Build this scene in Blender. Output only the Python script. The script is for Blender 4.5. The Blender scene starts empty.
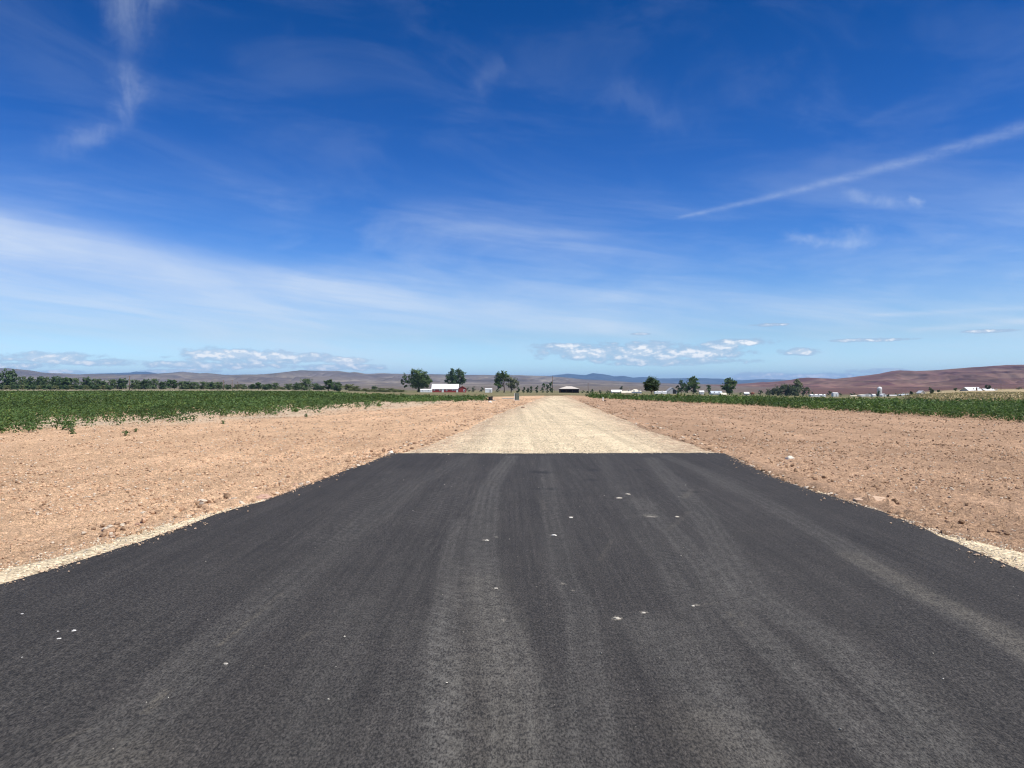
import bpy, math, random
import numpy as np
from mathutils import Vector, Matrix

C = bpy.context.scene.collection
S = bpy.context.scene
R = math.radians
rng = np.random.default_rng(7)
random.seed(7)

# ------------------------------------------------------------------ camera
F = 770.0          # focal length in pixels of a 1024 wide frame
EYE = 1.6
cd = bpy.data.cameras.new('camera')
cam = bpy.data.objects.new('camera', cd); C.objects.link(cam)
cam.location = (0, 0, EYE); cam.rotation_euler = (R(90), 0, 0)
cd.sensor_width = 36; cd.lens = 36 * F / 1024
cd.clip_start = 0.05; cd.clip_end = 60000
S.camera = cam

# ------------------------------------------------------------------ light
SUN_EL, SUN_AZ = 57.0, 118.0        # azimuth clockwise from the view direction (+Y)
sl = bpy.data.lights.new('sun', 'SUN'); so = bpy.data.objects.new('sun', sl); C.objects.link(so)
sl.energy = 4.2; sl.angle = R(0.53); sl.color = (1, 0.945, 0.86)
sdir = Vector((math.sin(R(SUN_AZ)) * math.cos(R(SUN_EL)), math.cos(R(SUN_AZ)) * math.cos(R(SUN_EL)), math.sin(R(SUN_EL))))
so.rotation_euler = sdir.to_track_quat('Z', 'Y').to_euler()

S.view_settings.view_transform = 'Standard'
S.view_settings.look = 'None'
S.view_settings.exposure = 0.50
S.view_settings.gamma = 1.0
S.view_settings.use_curve_mapping = False
S.render.engine = 'CYCLES'
S.cycles.max_bounces = 6
S.cycles.transparent_max_bounces = 8
S.cycles.use_denoising = True
S.cycles.filter_width = 1.15


class NT:
    """small helper that writes node trees"""
    def __init__(self, tree): self.t = tree; self.t.nodes.clear()
    def n(self, kind, **props):
        nd = self.t.nodes.new(kind)
        for k, v in props.items(): setattr(nd, k, v)
        return nd
    def link(self, a, b): self.t.links.new(a, b)
    def put(self, sock, v):
        if isinstance(v, bpy.types.NodeSocket): self.link(v, sock)
        elif v is not None:
            if hasattr(sock.default_value, '__len__') and not hasattr(v, '__len__'): v = (v,) * len(sock.default_value)
            if hasattr(sock.default_value, '__len__') and len(sock.default_value) == 4 and len(v) == 3: v = (*v, 1)
            sock.default_value = v
    def m(self, op, a, b=None, c=None, clamp=False):
        nd = self.n('ShaderNodeMath', operation=op, use_clamp=clamp)
        for i, v in enumerate((a, b, c)):
            if v is not None: self.put(nd.inputs[i], v)
        return nd.outputs[0]
    def add(self, a, b): return self.m('ADD', a, b)
    def mul(self, a, b): return self.m('MULTIPLY', a, b)
    def sub(self, a, b): return self.m('SUBTRACT', a, b)
    def mx(self, a, b): return self.m('MAXIMUM', a, b)
    def ramp(self, x, lo, hi, a=0.0, b=1.0, smooth=True):
        nd = self.n('ShaderNodeMapRange', interpolation_type='SMOOTHSTEP' if smooth else 'LINEAR', clamp=True)
        self.put(nd.inputs['Value'], x)
        for k, v in zip(('From Min', 'From Max', 'To Min', 'To Max'), (lo, hi, a, b)): self.put(nd.inputs[k], v)
        return nd.outputs[0]
    def vec(self, x, y, z=0.0):
        nd = self.n('ShaderNodeCombineXYZ')
        for i, v in enumerate((x, y, z)): self.put(nd.inputs[i], v)
        return nd.outputs[0]
    def noise(self, v, scale, detail=4, rough=0.55, dist=0.0, dim='3D'):
        nd = self.n('ShaderNodeTexNoise', noise_dimensions=dim)
        if v is not None: self.link(v, nd.inputs['Vector'])
        nd.inputs['Scale'].default_value = scale; nd.inputs['Detail'].default_value = detail
        nd.inputs['Roughness'].default_value = rough; nd.inputs['Distortion'].default_value = dist
        return nd.outputs[0]
    def voro(self, v, scale, feature='F1'):
        nd = self.n('ShaderNodeTexVoronoi', feature=feature)
        self.link(v, nd.inputs['Vector']); nd.inputs['Scale'].default_value = scale
        return nd
    def mix(self, f, a, b, blend='MIX'):
        nd = self.n('ShaderNodeMix', data_type='RGBA', blend_type=blend)
        self.put(nd.inputs[0], f); self.put(nd.inputs[6], a); self.put(nd.inputs[7], b)
        return nd.outputs[2]
    def scale(self, v, s):
        nd = self.n('ShaderNodeVectorMath', operation='MULTIPLY')
        self.link(v, nd.inputs[0]); nd.inputs[1].default_value = s
        return nd.outputs[0]


# ------------------------------------------------------------------ sky
w = bpy.data.worlds.new('World'); S.world = w; w.use_nodes = True
t = NT(w.node_tree)
sky = t.n('ShaderNodeTexSky', sky_type='NISHITA', sun_disc=False)
sky.sun_elevation = R(SUN_EL); sky.sun_rotation = R(SUN_AZ)
sky.altitude = 700; sky.air_density = 1.0; sky.dust_density = 0.6; sky.ozone_density = 2.2
tc = t.n('ShaderNodeTexCoord')
sep = t.n('ShaderNodeSeparateXYZ'); t.link(tc.outputs['Generated'], sep.inputs[0])
DX, DY, DZ = sep.outputs
u = t.mul(t.m('ARCTAN2', DX, DY), 180 / math.pi)          # azimuth in degrees, 0 along +Y
v = t.mul(t.m('ARCSINE', DZ), 180 / math.pi)              # elevation in degrees
uv = t.vec(u, v)

wa = t.noise(t.scale(uv, (0.16, 0.22, 1)), 1.0, 6, 0.62); wb_ = t.noise(t.scale(t.vec(t.add(u, 40), v), (0.16, 0.22, 1)), 1.0, 6, 0.62)
UW = t.add(u, t.mul(t.sub(wa, 0.5), 5.0)); VW = t.add(v, t.mul(t.sub(wb_, 0.5), 3.6))

def deg(px, py):
    """direction (azimuth, elevation) seen from the road's end"""
    return math.degrees(math.atan2(px - 512, F)), math.degrees(math.atan2(384 - py, math.hypot(F, px - 512)))

# a clear deep sky: the physical sky, with the saturation of a high dry plain
hs = t.n('ShaderNodeHueSaturation'); t.link(sky.outputs[0], hs.inputs['Color'])
hs.inputs['Saturation'].default_value = 1.22; hs.inputs['Hue'].default_value = 0.506
base = t.mix(1.0, hs.outputs[0], (0.86, 0.98, 1.10), 'MULTIPLY')
cr = t.n('ShaderNodeValToRGB'); t.link(t.m('DIVIDE', v, 90.0), cr.inputs[0])
stops = [(0.0, (0.56, 0.67, 0.84)), (1.5, (0.53, 0.635, 0.78)), (3.5, (0.425, 0.485, 0.555)), (9.5, (0.21, 0.36, 0.52)), (16, (0.105, 0.27, 0.44)), (26, (0.012, 0.20, 0.34)), (50, (0.26, 0.36, 0.40)), (90, (0.34, 0.40, 0.42))]
for i, (a_, c_) in enumerate(stops):
    e_ = cr.color_ramp.elements[i] if i < 2 else cr.color_ramp.elements.new(a_ / 90)
    e_.position = a_ / 90; e_.color = (*c_, 1)
base = t.mix(1.0, base, cr.outputs[0], 'MULTIPLY')
base = t.mix(1.0, base, (2.0, 2.0, 2.0), 'MULTIPLY')

wob = t.sub(t.noise(t.scale(uv, (0.10, 0.22, 1)), 1.0, 5, 0.6), 0.5)      # slow warp
fine = t.noise(t.scale(t.vec(u, t.add(v, t.mul(u, 0.13))), (0.09, 1.1, 1)), 1.0, 7, 0.62, 0.6)
cf0 = t.noise(t.scale(uv, (1.1, 2.0, 1)), 1.0, 6, 0.65, 0.3)
patch = t.noise(t.scale(uv, (0.05, 0.16, 1)), 1.0, 4, 0.5)

def streak(p0, p1, w0, w1, soft=1.0, wobble=0.0, curve=0.0, warp=False):
    """soft band of cloud between two directions; half widths in degrees"""
    (u0, v0), (u1, v1) = deg(*p0), deg(*p1)
    L = math.hypot(u1 - u0, v1 - v0); tx, ty = (u1 - u0) / L, (v1 - v0) / L
    a = t.sub(UW if warp else u, u0); b = t.sub(VW if warp else v, v0)
    s = t.add(t.mul(a, tx), t.mul(b, ty))
    n = t.add(t.mul(a, -ty), t.mul(b, tx))
    if wobble: n = t.add(n, t.mul(wob, wobble))
    sn = t.m('DIVIDE', s, L)
    if curve: n = t.add(n, t.mul(t.mul(sn, t.sub(1.0, sn)), curve))
    wd = t.m('MULTIPLY_ADD', t.m('MINIMUM', t.mx(sn, 0.0), 1.2), w1 - w0, w0)
    q = t.m('DIVIDE', n, wd)
    g = t.m('EXPONENT', t.mul(t.mul(q, q), -1.0))
    ends = t.mul(t.ramp(sn, -0.02 * soft, 0.10 * soft), t.ramp(sn, 1.0 + 0.02 * soft, 1.0 - 0.22 * soft))
    return t.mul(g, ends)

cir = t.mul(t.mul(t.ramp(patch, 0.30, 0.70), t.ramp(fine, 0.25, 0.75, 0.4, 1.2)), t.ramp(v, 1.0, 5.0, 0.34, 0.26))           # thin general veil
cir = t.mul(cir, t.ramp(v, 17.0, 5.0))
soft = t.noise(t.scale(t.vec(u, t.add(v, t.mul(u, 0.10))), (0.055, 0.20, 1)), 1.0, 7, 0.60, 0.8)
cir = t.add(cir, t.mul(t.ramp(soft, 0.42, 0.72), t.ramp(v, 16.0, 7.0, 0.05, 0.22)))
cir = t.add(cir, t.mul(t.mul(t.ramp(wa, 0.50, 0.72), t.ramp(wb_, 0.40, 0.65)), t.ramp(v, 8.0, 16.0, 0.0, 0.028)))
def addc(c, s, k): return t.add(c, t.mul(s, k))
wf = t.ramp(t.noise(t.scale(uv, (0.55, 0.28, 1)), 1.0, 7, 0.62, 0.8), 0.25, 0.72, 0.25, 1.15)
f1 = t.ramp(fine, 0.25, 0.75, 0.55, 1.1)
cir = addc(cir, t.mul(streak((-260, 176), (730, 340), 1.9, 0.50, 1.0, 0.7, 0.45), t.ramp(fine, 0.2, 0.8, 0.75, 1.1)), 0.46)
cir = addc(cir, t.mul(streak((-200, 262), (560, 335), 2.6, 1.0, 1.0, 2.0), f1), 0.28)
cir = addc(cir, t.mul(streak((380, 205), (760, 268), 1.3, 1.1, 2.0, 1.5), f1), 0.12)
cir = addc(cir, t.mul(streak((300, 262), (700, 305), 0.9, 0.9, 2.0, 1.2), f1), 0.16)
cir = addc(cir, t.mul(streak((560, 310), (1300, 300), 1.6, 2.2, 1.0, 2.0), f1), 0.20)
cir = addc(cir, t.mul(streak((672, 219), (1180, 78), 0.12, 0.50, 0.4, 0.16), t.mul(t.ramp(fine, 0.3, 0.7, 0.55, 1.0), t.ramp(cf0, 0.30, 0.62, 0.55, 1.05))), 0.20)
cir = addc(cir, t.mul(streak((850, 130), (950, 88), 0.25, 0.4, 3.0, 1.2), f1), 0.035)
cir = addc(cir, t.mul(streak((780, 240), (890, 240), 0.30, 0.40, 2.0, 1.4, 0.0, True), wf), 0.22)
cir = addc(cir, t.mul(streak((835, 195), (926, 212), 0.45, 0.50, 2.0, 2.4, 0.0, True), wf), 0.16)
cir = addc(cir, t.mul(streak((905, 202), (924, 212), 0.30, 0.30, 2.0, 1.6, 0.0, True), wf), 0.30)
cir = addc(cir, t.mul(streak((905, 330), (1150, 312), 0.16, 0.26, 1.0, 0.3), f1), 0.28)
cir = addc(cir, t.mul(streak((860, 316), (1150, 300), 0.14, 0.2, 1.0, 0.3), f1), 0.20)
cir = addc(cir, t.mul(streak((138, -60), (122, 78), 1.9, 0.8, 3.0, 3.2, 0.0, True), wf), 0.20)
cir = addc(cir, t.mul(streak((122, 55), (136, 140), 0.95, 0.70, 3.0, 2.6, 0.0, True), wf), 0.25)
cir = addc(cir, t.mul(streak((142, 132), (20, 140), 0.6, 0.9, 4.0, 2.2, 0.0, True), wf), 0.20)
cir = addc(cir, t.mul(streak((505, 60), (470, 100), 0.9, 0.6, 2.0, 2.0, 0.0, True), wf), 0.05)
cir = addc(cir, t.mul(streak((600, 85), (720, 130), 1.2, 0.9, 2.0, 2.0, 0.0, True), wf), 0.05)

cir = t.m('MINIMUM', cir, 0.8)
# fair-weather cumulus low above the hills
cn = t.noise(t.scale(uv, (0.75, 1.7, 1)), 1.0, 9, 0.62, 0.1)
cn_up = t.noise(t.scale(t.vec(t.add(u, 0.10), t.add(v, 0.16)), (0.75, 1.7, 1)), 1.0, 9, 0.62, 0.1)
cums = [(232, 356, 44, 6.5), (290, 358, 34, 5), (345, 361, 19, 4), (210, 365, 60, 3), (55, 358, 40, 4.5), (100, 362, 36, 3),
        (20, 366, 30, 3), (60, 372, 20, 2), (185, 371, 30, 2), (340, 367, 40, 3), (590, 352, 42, 8), (630, 356, 44, 7), (650, 347, 24, 6),
        (700, 352, 40, 7), (720, 346, 20, 6), (740, 342, 26, 4), (800, 352, 17, 3.5), (765, 377, 26, 4), (815, 376, 34, 3.0),
        (868, 340, 36, 2.6), (770, 325, 14, 2), (640, 334, 8, 1.2), (880, 371, 26, 2.5), (565, 346, 30, 3), (675, 362, 60, 4), (990, 331, 22, 2.5), (-60, 362, 50, 5), (1130, 345, 60, 4)]
E = None
for (cx, cy, a, b) in cums:
    (u0, v0), (u1, v1) = deg(cx, cy), deg(cx + a, cy - b)
    p = t.m('DIVIDE', t.sub(u, u0), abs(u1 - u0) * 1.55); q = t.m('DIVIDE', t.sub(v, v0), abs(v1 - v0) * 1.35)
    e = t.sub(1.0, t.add(t.mul(p, p), t.mul(q, q)))
    E = e if E is None else t.mx(E, e)
E = t.mx(E, -1.5)
EB = None          # the sunlit tops of the thicker banks
for (cx, cy, a, b) in [(225, 353.5, 40, 4.5), (272, 356, 36, 4), (345, 360.5, 24, 4.5), (40, 358, 22, 3), (62, 371, 14, 2.5), (186, 371, 26, 2.5), (590, 354, 26, 5), (640, 352, 26, 7), (695, 354, 30, 6), (745, 343, 20, 4), (800, 352, 14, 3), (768, 376, 26, 5), (820, 376, 26, 3)]:
    (u0, v0), (u1, v1) = deg(cx, cy), deg(cx + a, cy - b)
    p = t.m('DIVIDE', t.sub(u, u0), abs(u1 - u0)); q = t.m('DIVIDE', t.sub(v, v0), abs(v1 - v0))
    e = t.sub(1.0, t.add(t.mul(p, p), t.mul(q, q)))
    EB = e if EB is None else t.mx(EB, e)
EB = t.mul(t.mx(EB, 0.0), 0.16)
lit = t.ramp(t.sub(cn, cn_up), -0.04, 0.09)
grey = t.ramp(t.add(t.mul(E, 0.34), cn), 0.50, 0.72)
cf = t.noise(t.scale(uv, (1.5, 3.2, 1)), 1.0, 7, 0.6, 0.2)
brite = t.mul(t.ramp(t.add(t.add(EB, t.mul(E, 0.22)), t.add(t.mul(cn, 0.65), t.mul(cf, 0.40))), 0.62, 0.86), t.m('MULTIPLY_ADD', lit, 0.72, 0.28))
veil = t.mix(cir, base, (6.2, 7.0, 8.0))
out = t.mix(t.mul(grey, 0.55), veil, (3.3, 4.2, 5.7))
out = t.mix(t.mul(brite, 0.88), out, (9.4, 9.4, 9.3))
bg = t.n('ShaderNodeBackground'); t.link(out, bg.inputs[0]); bg.inputs[1].default_value = 0.085
wo = t.n('ShaderNodeOutputWorld'); t.link(bg.outputs[0], wo.inputs[0])

# ------------------------------------------------------------------ numbers shared by the builders
def hash2(ix, iy, seed):
    h = (ix.astype(np.int64) * 374761393 + iy.astype(np.int64) * 668265263 + seed * 974711) & 0xFFFFFFFF
    h = ((h ^ (h >> 13)) * 1274126177) & 0xFFFFFFFF
    h = (h ^ (h >> 16)) & 0xFFFFFFFF
    return h / 4294967295.0
def vnoise(x, y, seed=0):
    x = np.asarray(x, float); y = np.asarray(y, float)
    ix, iy = np.floor(x), np.floor(y); fx, fy = x - ix, y - iy
    fx = fx * fx * (3 - 2 * fx); fy = fy * fy * (3 - 2 * fy)
    a, b = hash2(ix, iy, seed), hash2(ix + 1, iy, seed)
    c, d = hash2(ix, iy + 1, seed), hash2(ix + 1, iy + 1, seed)
    return (a + (b - a) * fx) * (1 - fy) + (c + (d - c) * fx) * fy
def fbm(x, y, oct=4, seed=0, gain=0.5):
    s, a, tot = 0, 1.0, 0
    for o in range(oct):
        s = s + a * vnoise(x * 2 ** o + 17.3 * o, y * 2 ** o - 9.1 * o, seed + o); tot += a; a *= gain
    return s / tot
def sstep(x, a, b):
    q = np.clip((np.asarray(x, float) - a) / (b - a), 0, 1); return q * q * (3 - 2 * q)

def terrain(X, Y):
    """the plain: flat by the road, then sinking a few metres toward the valley"""
    X = np.asarray(X, float); Y = np.asarray(Y, float)
    Ys = np.maximum(Y, 1.0); col = 512 + F * X / Ys
    dep = np.interp(col, [0, 250, 400, 560, 700, 820, 890, 930, 970, 1024], [2.5, 2.6, 4.5, 5.0, 6.2, 8.2, 8.0, 5.0, 2.8, 2.6])
    st = np.interp(col, [0, 560, 640, 800], [110, 112, 100, 66])
    q = np.clip((Y - st) / (600 - st), 0, 1)
    return -dep * (0.5 * q + 0.5 * q * q * (3 - 2 * q))
def at(px, Y):
    X = (px - 512) / F * Y
    return X, Y, float(terrain(X, Y))
def ground(px, py, z=0.0):
    Y = F * (EYE - z) / (py - 384); return (px - 512) / F * Y, Y

# road edges, metres
aL = sorted(ground(*p)[::-1] for p in [(390, 453.2), (372, 460), (330, 475.5), (290, 490.5), (256, 502), (215, 513.5), (140, 541), (90, 556.5), (0, 583.5)])
aR = sorted(ground(*p)[::-1] for p in [(735, 457), (748, 464), (790, 482), (880, 510), (930, 530.5), (985, 553.5), (1024, 570)])
aLy, aLx = [p[0] for p in aL], [p[1] for p in aL]; aRy, aRx = [p[0] for p in aR], [p[1] for p in aR]
aLy = [-8.0] + aLy; aLx = [aLx[0] - 0.098 * (aL[0][0] + 8)] + aLx
aRy = [-8.0] + aRy; aRx = [aRx[0] - 0.045 * (aR[0][0] + 8)] + aRx
Y_END = ground(560, 453)[1]
def asphL(Y): return np.interp(Y, aLy, aLx) + 0.13 * (fbm(Y * 1.1, Y * 0 + 3, 5, 21, 0.6) - 0.5)
def asphR(Y): return np.interp(Y, aRy, aRx) + 0.13 * (fbm(Y * 1.1, Y * 0 + 8, 5, 22, 0.6) - 0.5)
gL = sorted(ground(*p)[::-1] for p in [(402, 452), (446, 437), (488, 417.5), (506, 410.5), (523, 404.5), (537, 398.6), (546, 396.0)])
gR = sorted(ground(*p)[::-1] for p in [(722, 453), (653, 430.4), (610, 413), (588, 404.7), (574, 398.6), (568, 396.0)])
G_END = 114.0
def gravL(Y):
    fr = np.interp(Y, [-8, 5, 8, 10, 12, 17.2, 17.9], [0.7, 0.62, 0.40, 0.18, 0.02, 0.0, 0.0])
    return np.where(Y < Y_END, np.interp(Y, aLy, aLx) - fr, np.interp(Y, [p[0] for p in gL], [p[1] for p in gL]))
def gravR(Y):
    fr = np.interp(Y, [-8, 5, 7.0, 8.6, 9.6, 17.2, 17.9], [1.0, 0.95, 0.6, 0.12, 0.0, 0.0, 0.0])
    return np.where(Y < Y_END, np.interp(Y, aRy, aRx) + fr, np.interp(Y, [p[0] for p in gR], [p[1] for p in gR]))

# crop fields (world outlines)
LNEAR = [ground(*p) for p in [(0, 433), (130, 425.5), (300, 415), (400, 407), (440, 402.5), (492, 400.4)]]
CROP_L = [(-60, -30)] + [(-24, 4)] + LNEAR + [(-3.0, 82), (-8, 86), (-13.5, 92), (-22, 105), (-32, 140), (-48, 152), (-150, 156), (-150, -30)]
RNEAR = [ground(*p) for p in [(1024, 422), (925, 416), (830, 410.5), (730, 404.3), (630, 399.8), (588, 397.8)]]
CROP_R = [(25, 8)] + RNEAR + [(9.5, 100), (12.6, 90), (21, 77), (26, 67), (36, 54), (60, 40), (75, 8)]
def inpoly(X, Y, P):
    X = np.asarray(X); Y = np.asarray(Y); ins = np.zeros(X.shape, bool); n = len(P)
    for i in range(n):
        (x0, y0), (x1, y1) = P[i], P[(i + 1) % n]
        if y0 == y1: continue
        c = ((y0 > Y) != (y1 > Y)) & (X < (x1 - x0) * (Y - y0) / (y1 - y0) + x0)
        ins ^= c
    return ins
def polydist(X, Y, P):
    d = np.full(np.shape(X), 1e9)
    for i in range(len(P) - 1):
        (x0, y0), (x1, y1) = P[i], P[i + 1]
        L2 = (x1 - x0) ** 2 + (y1 - y0) ** 2 + 1e-9
        q = np.clip(((X - x0) * (x1 - x0) + (Y - y0) * (y1 - y0)) / L2, 0, 1)
        d = np.minimum(d, np.hypot(X - x0 - q * (x1 - x0), Y - y0 - q * (y1 - y0)))
    return d

# ------------------------------------------------------------------ mesh helpers
def link(name, me, mat=None, parent=None):
    o = bpy.data.objects.new(name, me); C.objects.link(o)
    if mat: me.materials.append(mat)
    if parent: o.parent = parent
    return o
def np_mesh(name, V, faces, cols=None, attrs=None, smooth=False):
    """V (n,3); faces (m,k) int array of equal sided faces"""
    me = bpy.data.meshes.new(name)
    V = np.ascontiguousarray(V, np.float32); Fa = np.ascontiguousarray(faces, np.int32)
    m, k = Fa.shape
    me.vertices.add(len(V)); me.vertices.foreach_set('co', V.ravel())
    me.loops.add(m * k); me.loops.foreach_set('vertex_index', Fa.ravel())
    me.polygons.add(m); me.polygons.foreach_set('loop_start', np.arange(0, m * k, k, dtype=np.int32))
    if cols is not None:
        a = me.color_attributes.new('tint', 'FLOAT_COLOR', 'POINT')
        c4 = np.ones((len(V), 4), np.float32); c4[:, :3] = cols; a.data.foreach_set('color', c4.ravel())
    for kk, vv in (attrs or {}).items():
        a = me.attributes.new(kk, 'FLOAT', 'POINT'); a.data.foreach_set('value', np.ascontiguousarray(vv, np.float32))
    me.update(calc_edges=True); me.validate()
    me.polygons.foreach_set('use_smooth', np.full(m, smooth))
    return me
def grid_faces(nr, nc):
    i = np.arange(nr - 1)[:, None] * nc + np.arange(nc - 1)[None, :]
    return np.stack([i, i + 1, i + nc + 1, i + nc], -1).reshape(-1, 4)
class MB:
    """collects boxes, tubes and prisms into ONE mesh object"""
    def __init__(s): s.v = []; s.f = []
    def poly(s, pts, faces):
        b = len(s.v); s.v += [tuple(p) for p in pts]; s.f += [tuple(b + i for i in f) for f in faces]; return s
    def box(s, c, d, rz=0.0):
        x, y, z = d[0] / 2, d[1] / 2, d[2] / 2
        p = [(-x, -y, -z), (x, -y, -z), (x, y, -z), (-x, y, -z), (-x, -y, z), (x, -y, z), (x, y, z), (-x, y, z)]
        co, si = math.cos(rz), math.sin(rz)
        p = [(c[0] + a * co - b * si, c[1] + a * si + b * co, c[2] + q) for a, b, q in p]
        return s.poly(p, [(0, 3, 2, 1), (4, 5, 6, 7), (0, 1, 5, 4), (1, 2, 6, 5), (2, 3, 7, 6), (3, 0, 4, 7)])
    def tube(s, pts, rad, n=8):
        rings = []
        for i, p in enumerate(pts):
            a = Vector(pts[max(i - 1, 0)]); b = Vector(pts[min(i + 1, len(pts) - 1)])
            dr = (b - a).normalized(); up = Vector((0, 0, 1)) if abs(dr.z) < 0.9 else Vector((1, 0, 0))
            e1 = dr.cross(up).normalized(); e2 = dr.cross(e1)
            rings.append([Vector(p) + rad[i] * (math.cos(2 * math.pi * k / n) * e1 + math.sin(2 * math.pi * k / n) * e2) for k in range(n)])
        pts2 = [q for r in rings for q in r]; fs = []
        for i in range(len(rings) - 1):
            for k in range(n):
                k2 = (k + 1) % n; fs.append((i * n + k, i * n + k2, (i + 1) * n + k2, (i + 1) * n + k))
        fs.append(tuple(range(n - 1, -1, -1))); fs.append(tuple((len(rings) - 1) * n + k for k in range(n)))
        return s.poly(pts2, fs)
    def lathe(s, prof, n=20, c=(0, 0, 0)):
        pts, fs = [], []
        for r, z in prof:
            for k in range(n): pts.append((c[0] + r * math.cos(2 * math.pi * k / n), c[1] + r * math.sin(2 * math.pi * k / n), c[2] + z))
        for i in range(len(prof) - 1):
            for k in range(n):
                k2 = (k + 1) % n; fs.append((i * n + k, i * n + k2, (i + 1) * n + k2, (i + 1) * n + k))
        fs.append(tuple(range(n - 1, -1, -1))); fs.append(tuple((len(prof) - 1) * n + k for k in range(n)))
        return s.poly(pts, fs)
    def build(s, name, mat, parent=None, smooth=False, bevel=0.0):
        me = bpy.data.meshes.new(name); me.from_pydata(s.v, [], s.f); me.update()
        if smooth:
            for p in me.polygons: p.use_smooth = True
        o = link(name, me, mat, parent)
        if bevel:
            b = o.modifiers.new('bevel', 'BEVEL'); b.width = bevel; b.segments = 2
        return o
def tag(o, label, cat=None, group=None, kind=None):
    o['label'] = label
    if cat: o['category'] = cat
    if group: o['group'] = group
    if kind: o['kind'] = kind
    return o
def empty(name, loc, rz=0.0, sc=1.0):
    o = bpy.data.objects.new(name, None); C.objects.link(o)
    o.location = loc; o.rotation_euler = (0, 0, rz); o.scale = (sc, sc, sc) if not hasattr(sc, '__len__') else sc
    o.empty_display_size = 0.3
    return o
def copy_tree(o, parent=None):
    c = o.copy(); C.objects.link(c); c.parent = parent
    for ch in list(o.children): copy_tree(ch, c)
    return c

# ------------------------------------------------------------------ materials
def new_mat(name):
    m = bpy.data.materials.new(name); m.use_nodes = True
    q = NT(m.node_tree); p = q.n('ShaderNodeBsdfPrincipled'); o = q.n('ShaderNodeOutputMaterial')
    q.link(p.outputs[0], o.inputs[0]); p.inputs['Roughness'].default_value = 0.9; p.inputs['Specular IOR Level'].default_value = 0.2
    return m, q, p
def bump(q, p, h, strength, dist):
    b = q.n('ShaderNodeBump'); b.inputs['Strength'].default_value = strength; b.inputs['Distance'].default_value = dist
    q.link(h, b.inputs['Height']); q.link(b.outputs[0], p.inputs['Normal'])
def plain(name, col, rough=0.7, var=0.12, scale=2.0, spec=0.25, metal=0.0, stretch=(1, 1, 1)):
    m, q, p = new_mat(name)
    tcn = q.n('ShaderNodeTexCoord'); ob = q.scale(tcn.outputs['Object'], stretch)
    n1 = q.noise(ob, scale, 5, 0.6)
    f = q.ramp(n1, 0.3, 0.7, 1 - var, 1 + var)
    q.put(p.inputs['Base Color'], q.mix(1.0, col, q.vec(f, f, f), 'MULTIPLY'))
    p.inputs['Roughness'].default_value = rough; p.inputs['Specular IOR Level'].default_value = spec; p.inputs['Metallic'].default_value = metal
    return m
def tinted(name, rough=0.9, var=0.2, scale=30, spec=0.15):
    m, q, p = new_mat(name)
    a = q.n('ShaderNodeAttribute', attribute_name='tint'); tcn = q.n('ShaderNodeTexCoord')
    f = q.ramp(q.noise(tcn.outputs['Object'], scale, 3), 0.3, 0.7, 1 - var, 1 + var)
    q.put(p.inputs['Base Color'], q.mix(1.0, a.outputs['Color'], q.vec(f, f, f), 'MULTIPLY'))
    p.inputs['Roughness'].default_value = rough; p.inputs['Specular IOR Level'].default_value = spec
    return m
def leafy(name, transl=0.35, tr_col=(0.16, 0.26, 0.05)):
    m, q, p = new_mat(name)
    a = q.n('ShaderNodeAttribute', attribute_name='tint')
    q.put(p.inputs['Base Color'], a.outputs['Color']); p.inputs['Roughness'].default_value = 0.6; p.inputs['Specular IOR Level'].default_value = 0.25
    tr = q.n('ShaderNodeBsdfTranslucent')
    q.put(tr.inputs['Color'], q.mix(0.5, a.outputs['Color'], tr_col))
    ms = q.n('ShaderNodeMixShader'); ms.inputs[0].default_value = transl
    q.link(p.outputs[0], ms.inputs[1]); q.link(tr.outputs[0], ms.inputs[2])
    q.link(ms.outputs[0], [n for n in q.t.nodes if n.type == 'OUTPUT_MATERIAL'][0].inputs[0])
    return m

# bare soil and far fields
m_ground, q, p = new_mat('soil')
att = q.n('ShaderNodeAttribute', attribute_name='tint'); soilf = q.n('ShaderNodeAttribute', attribute_name='soil')
ob = q.n('ShaderNodeTexCoord').outputs['Object']
big = q.noise(ob, 0.22, 5, 0.6); mid = q.noise(ob, 2.3, 6, 0.68); fin = q.noise(ob, 16, 6, 0.75)
rut = q.noise(q.scale(ob, (1.6, 0.10, 1)), 1.0, 4, 0.6)
f = q.mul(q.ramp(big, 0.3, 0.7, 0.90, 1.10), q.ramp(mid, 0.30, 0.70, 0.90, 1.09))
grit = q.noise(ob, 48, 4, 0.8)
f = q.mul(f, q.ramp(fin, 0.38, 0.62, 0.78, 1.17)); f = q.mul(f, q.ramp(rut, 0.3, 0.7, 0.90, 1.08)); f = q.mul(f, q.ramp(grit, 0.38, 0.62, 0.66, 1.26))
peb = q.voro(ob, 38); pf = q.ramp(peb.outputs['Distance'], 0.10, 0.32, 1, 0); sepc = q.n('ShaderNodeSeparateColor'); q.link(peb.outputs['Color'], sepc.inputs[0])
sel = q.mul(pf, q.ramp(sepc.outputs[0], 0.62, 0.75)); seld = q.mul(pf, q.ramp(sepc.outputs[1], 0.78, 0.88))
col = q.mix(1.0, att.outputs['Color'], q.vec(f, f, f), 'MULTIPLY')
col = q.mix(q.mul(q.mul(sel, 0.65), soilf.outputs['Fac']), col, (0.66, 0.54, 0.42))
col = q.mix(q.mul(q.mul(seld, 0.55), soilf.outputs['Fac']), col, (0.17, 0.105, 0.075))
q.put(p.inputs['Base Color'], col); p.inputs['Roughness'].default_value = 1.0; p.inputs['Specular IOR Level'].default_value = 0.05
hgt = q.add(q.add(q.mul(mid, 0.5), q.mul(fin, 0.7)), q.mul(pf, 0.3))
bump(q, p, hgt, 1.0, 0.07)

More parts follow.
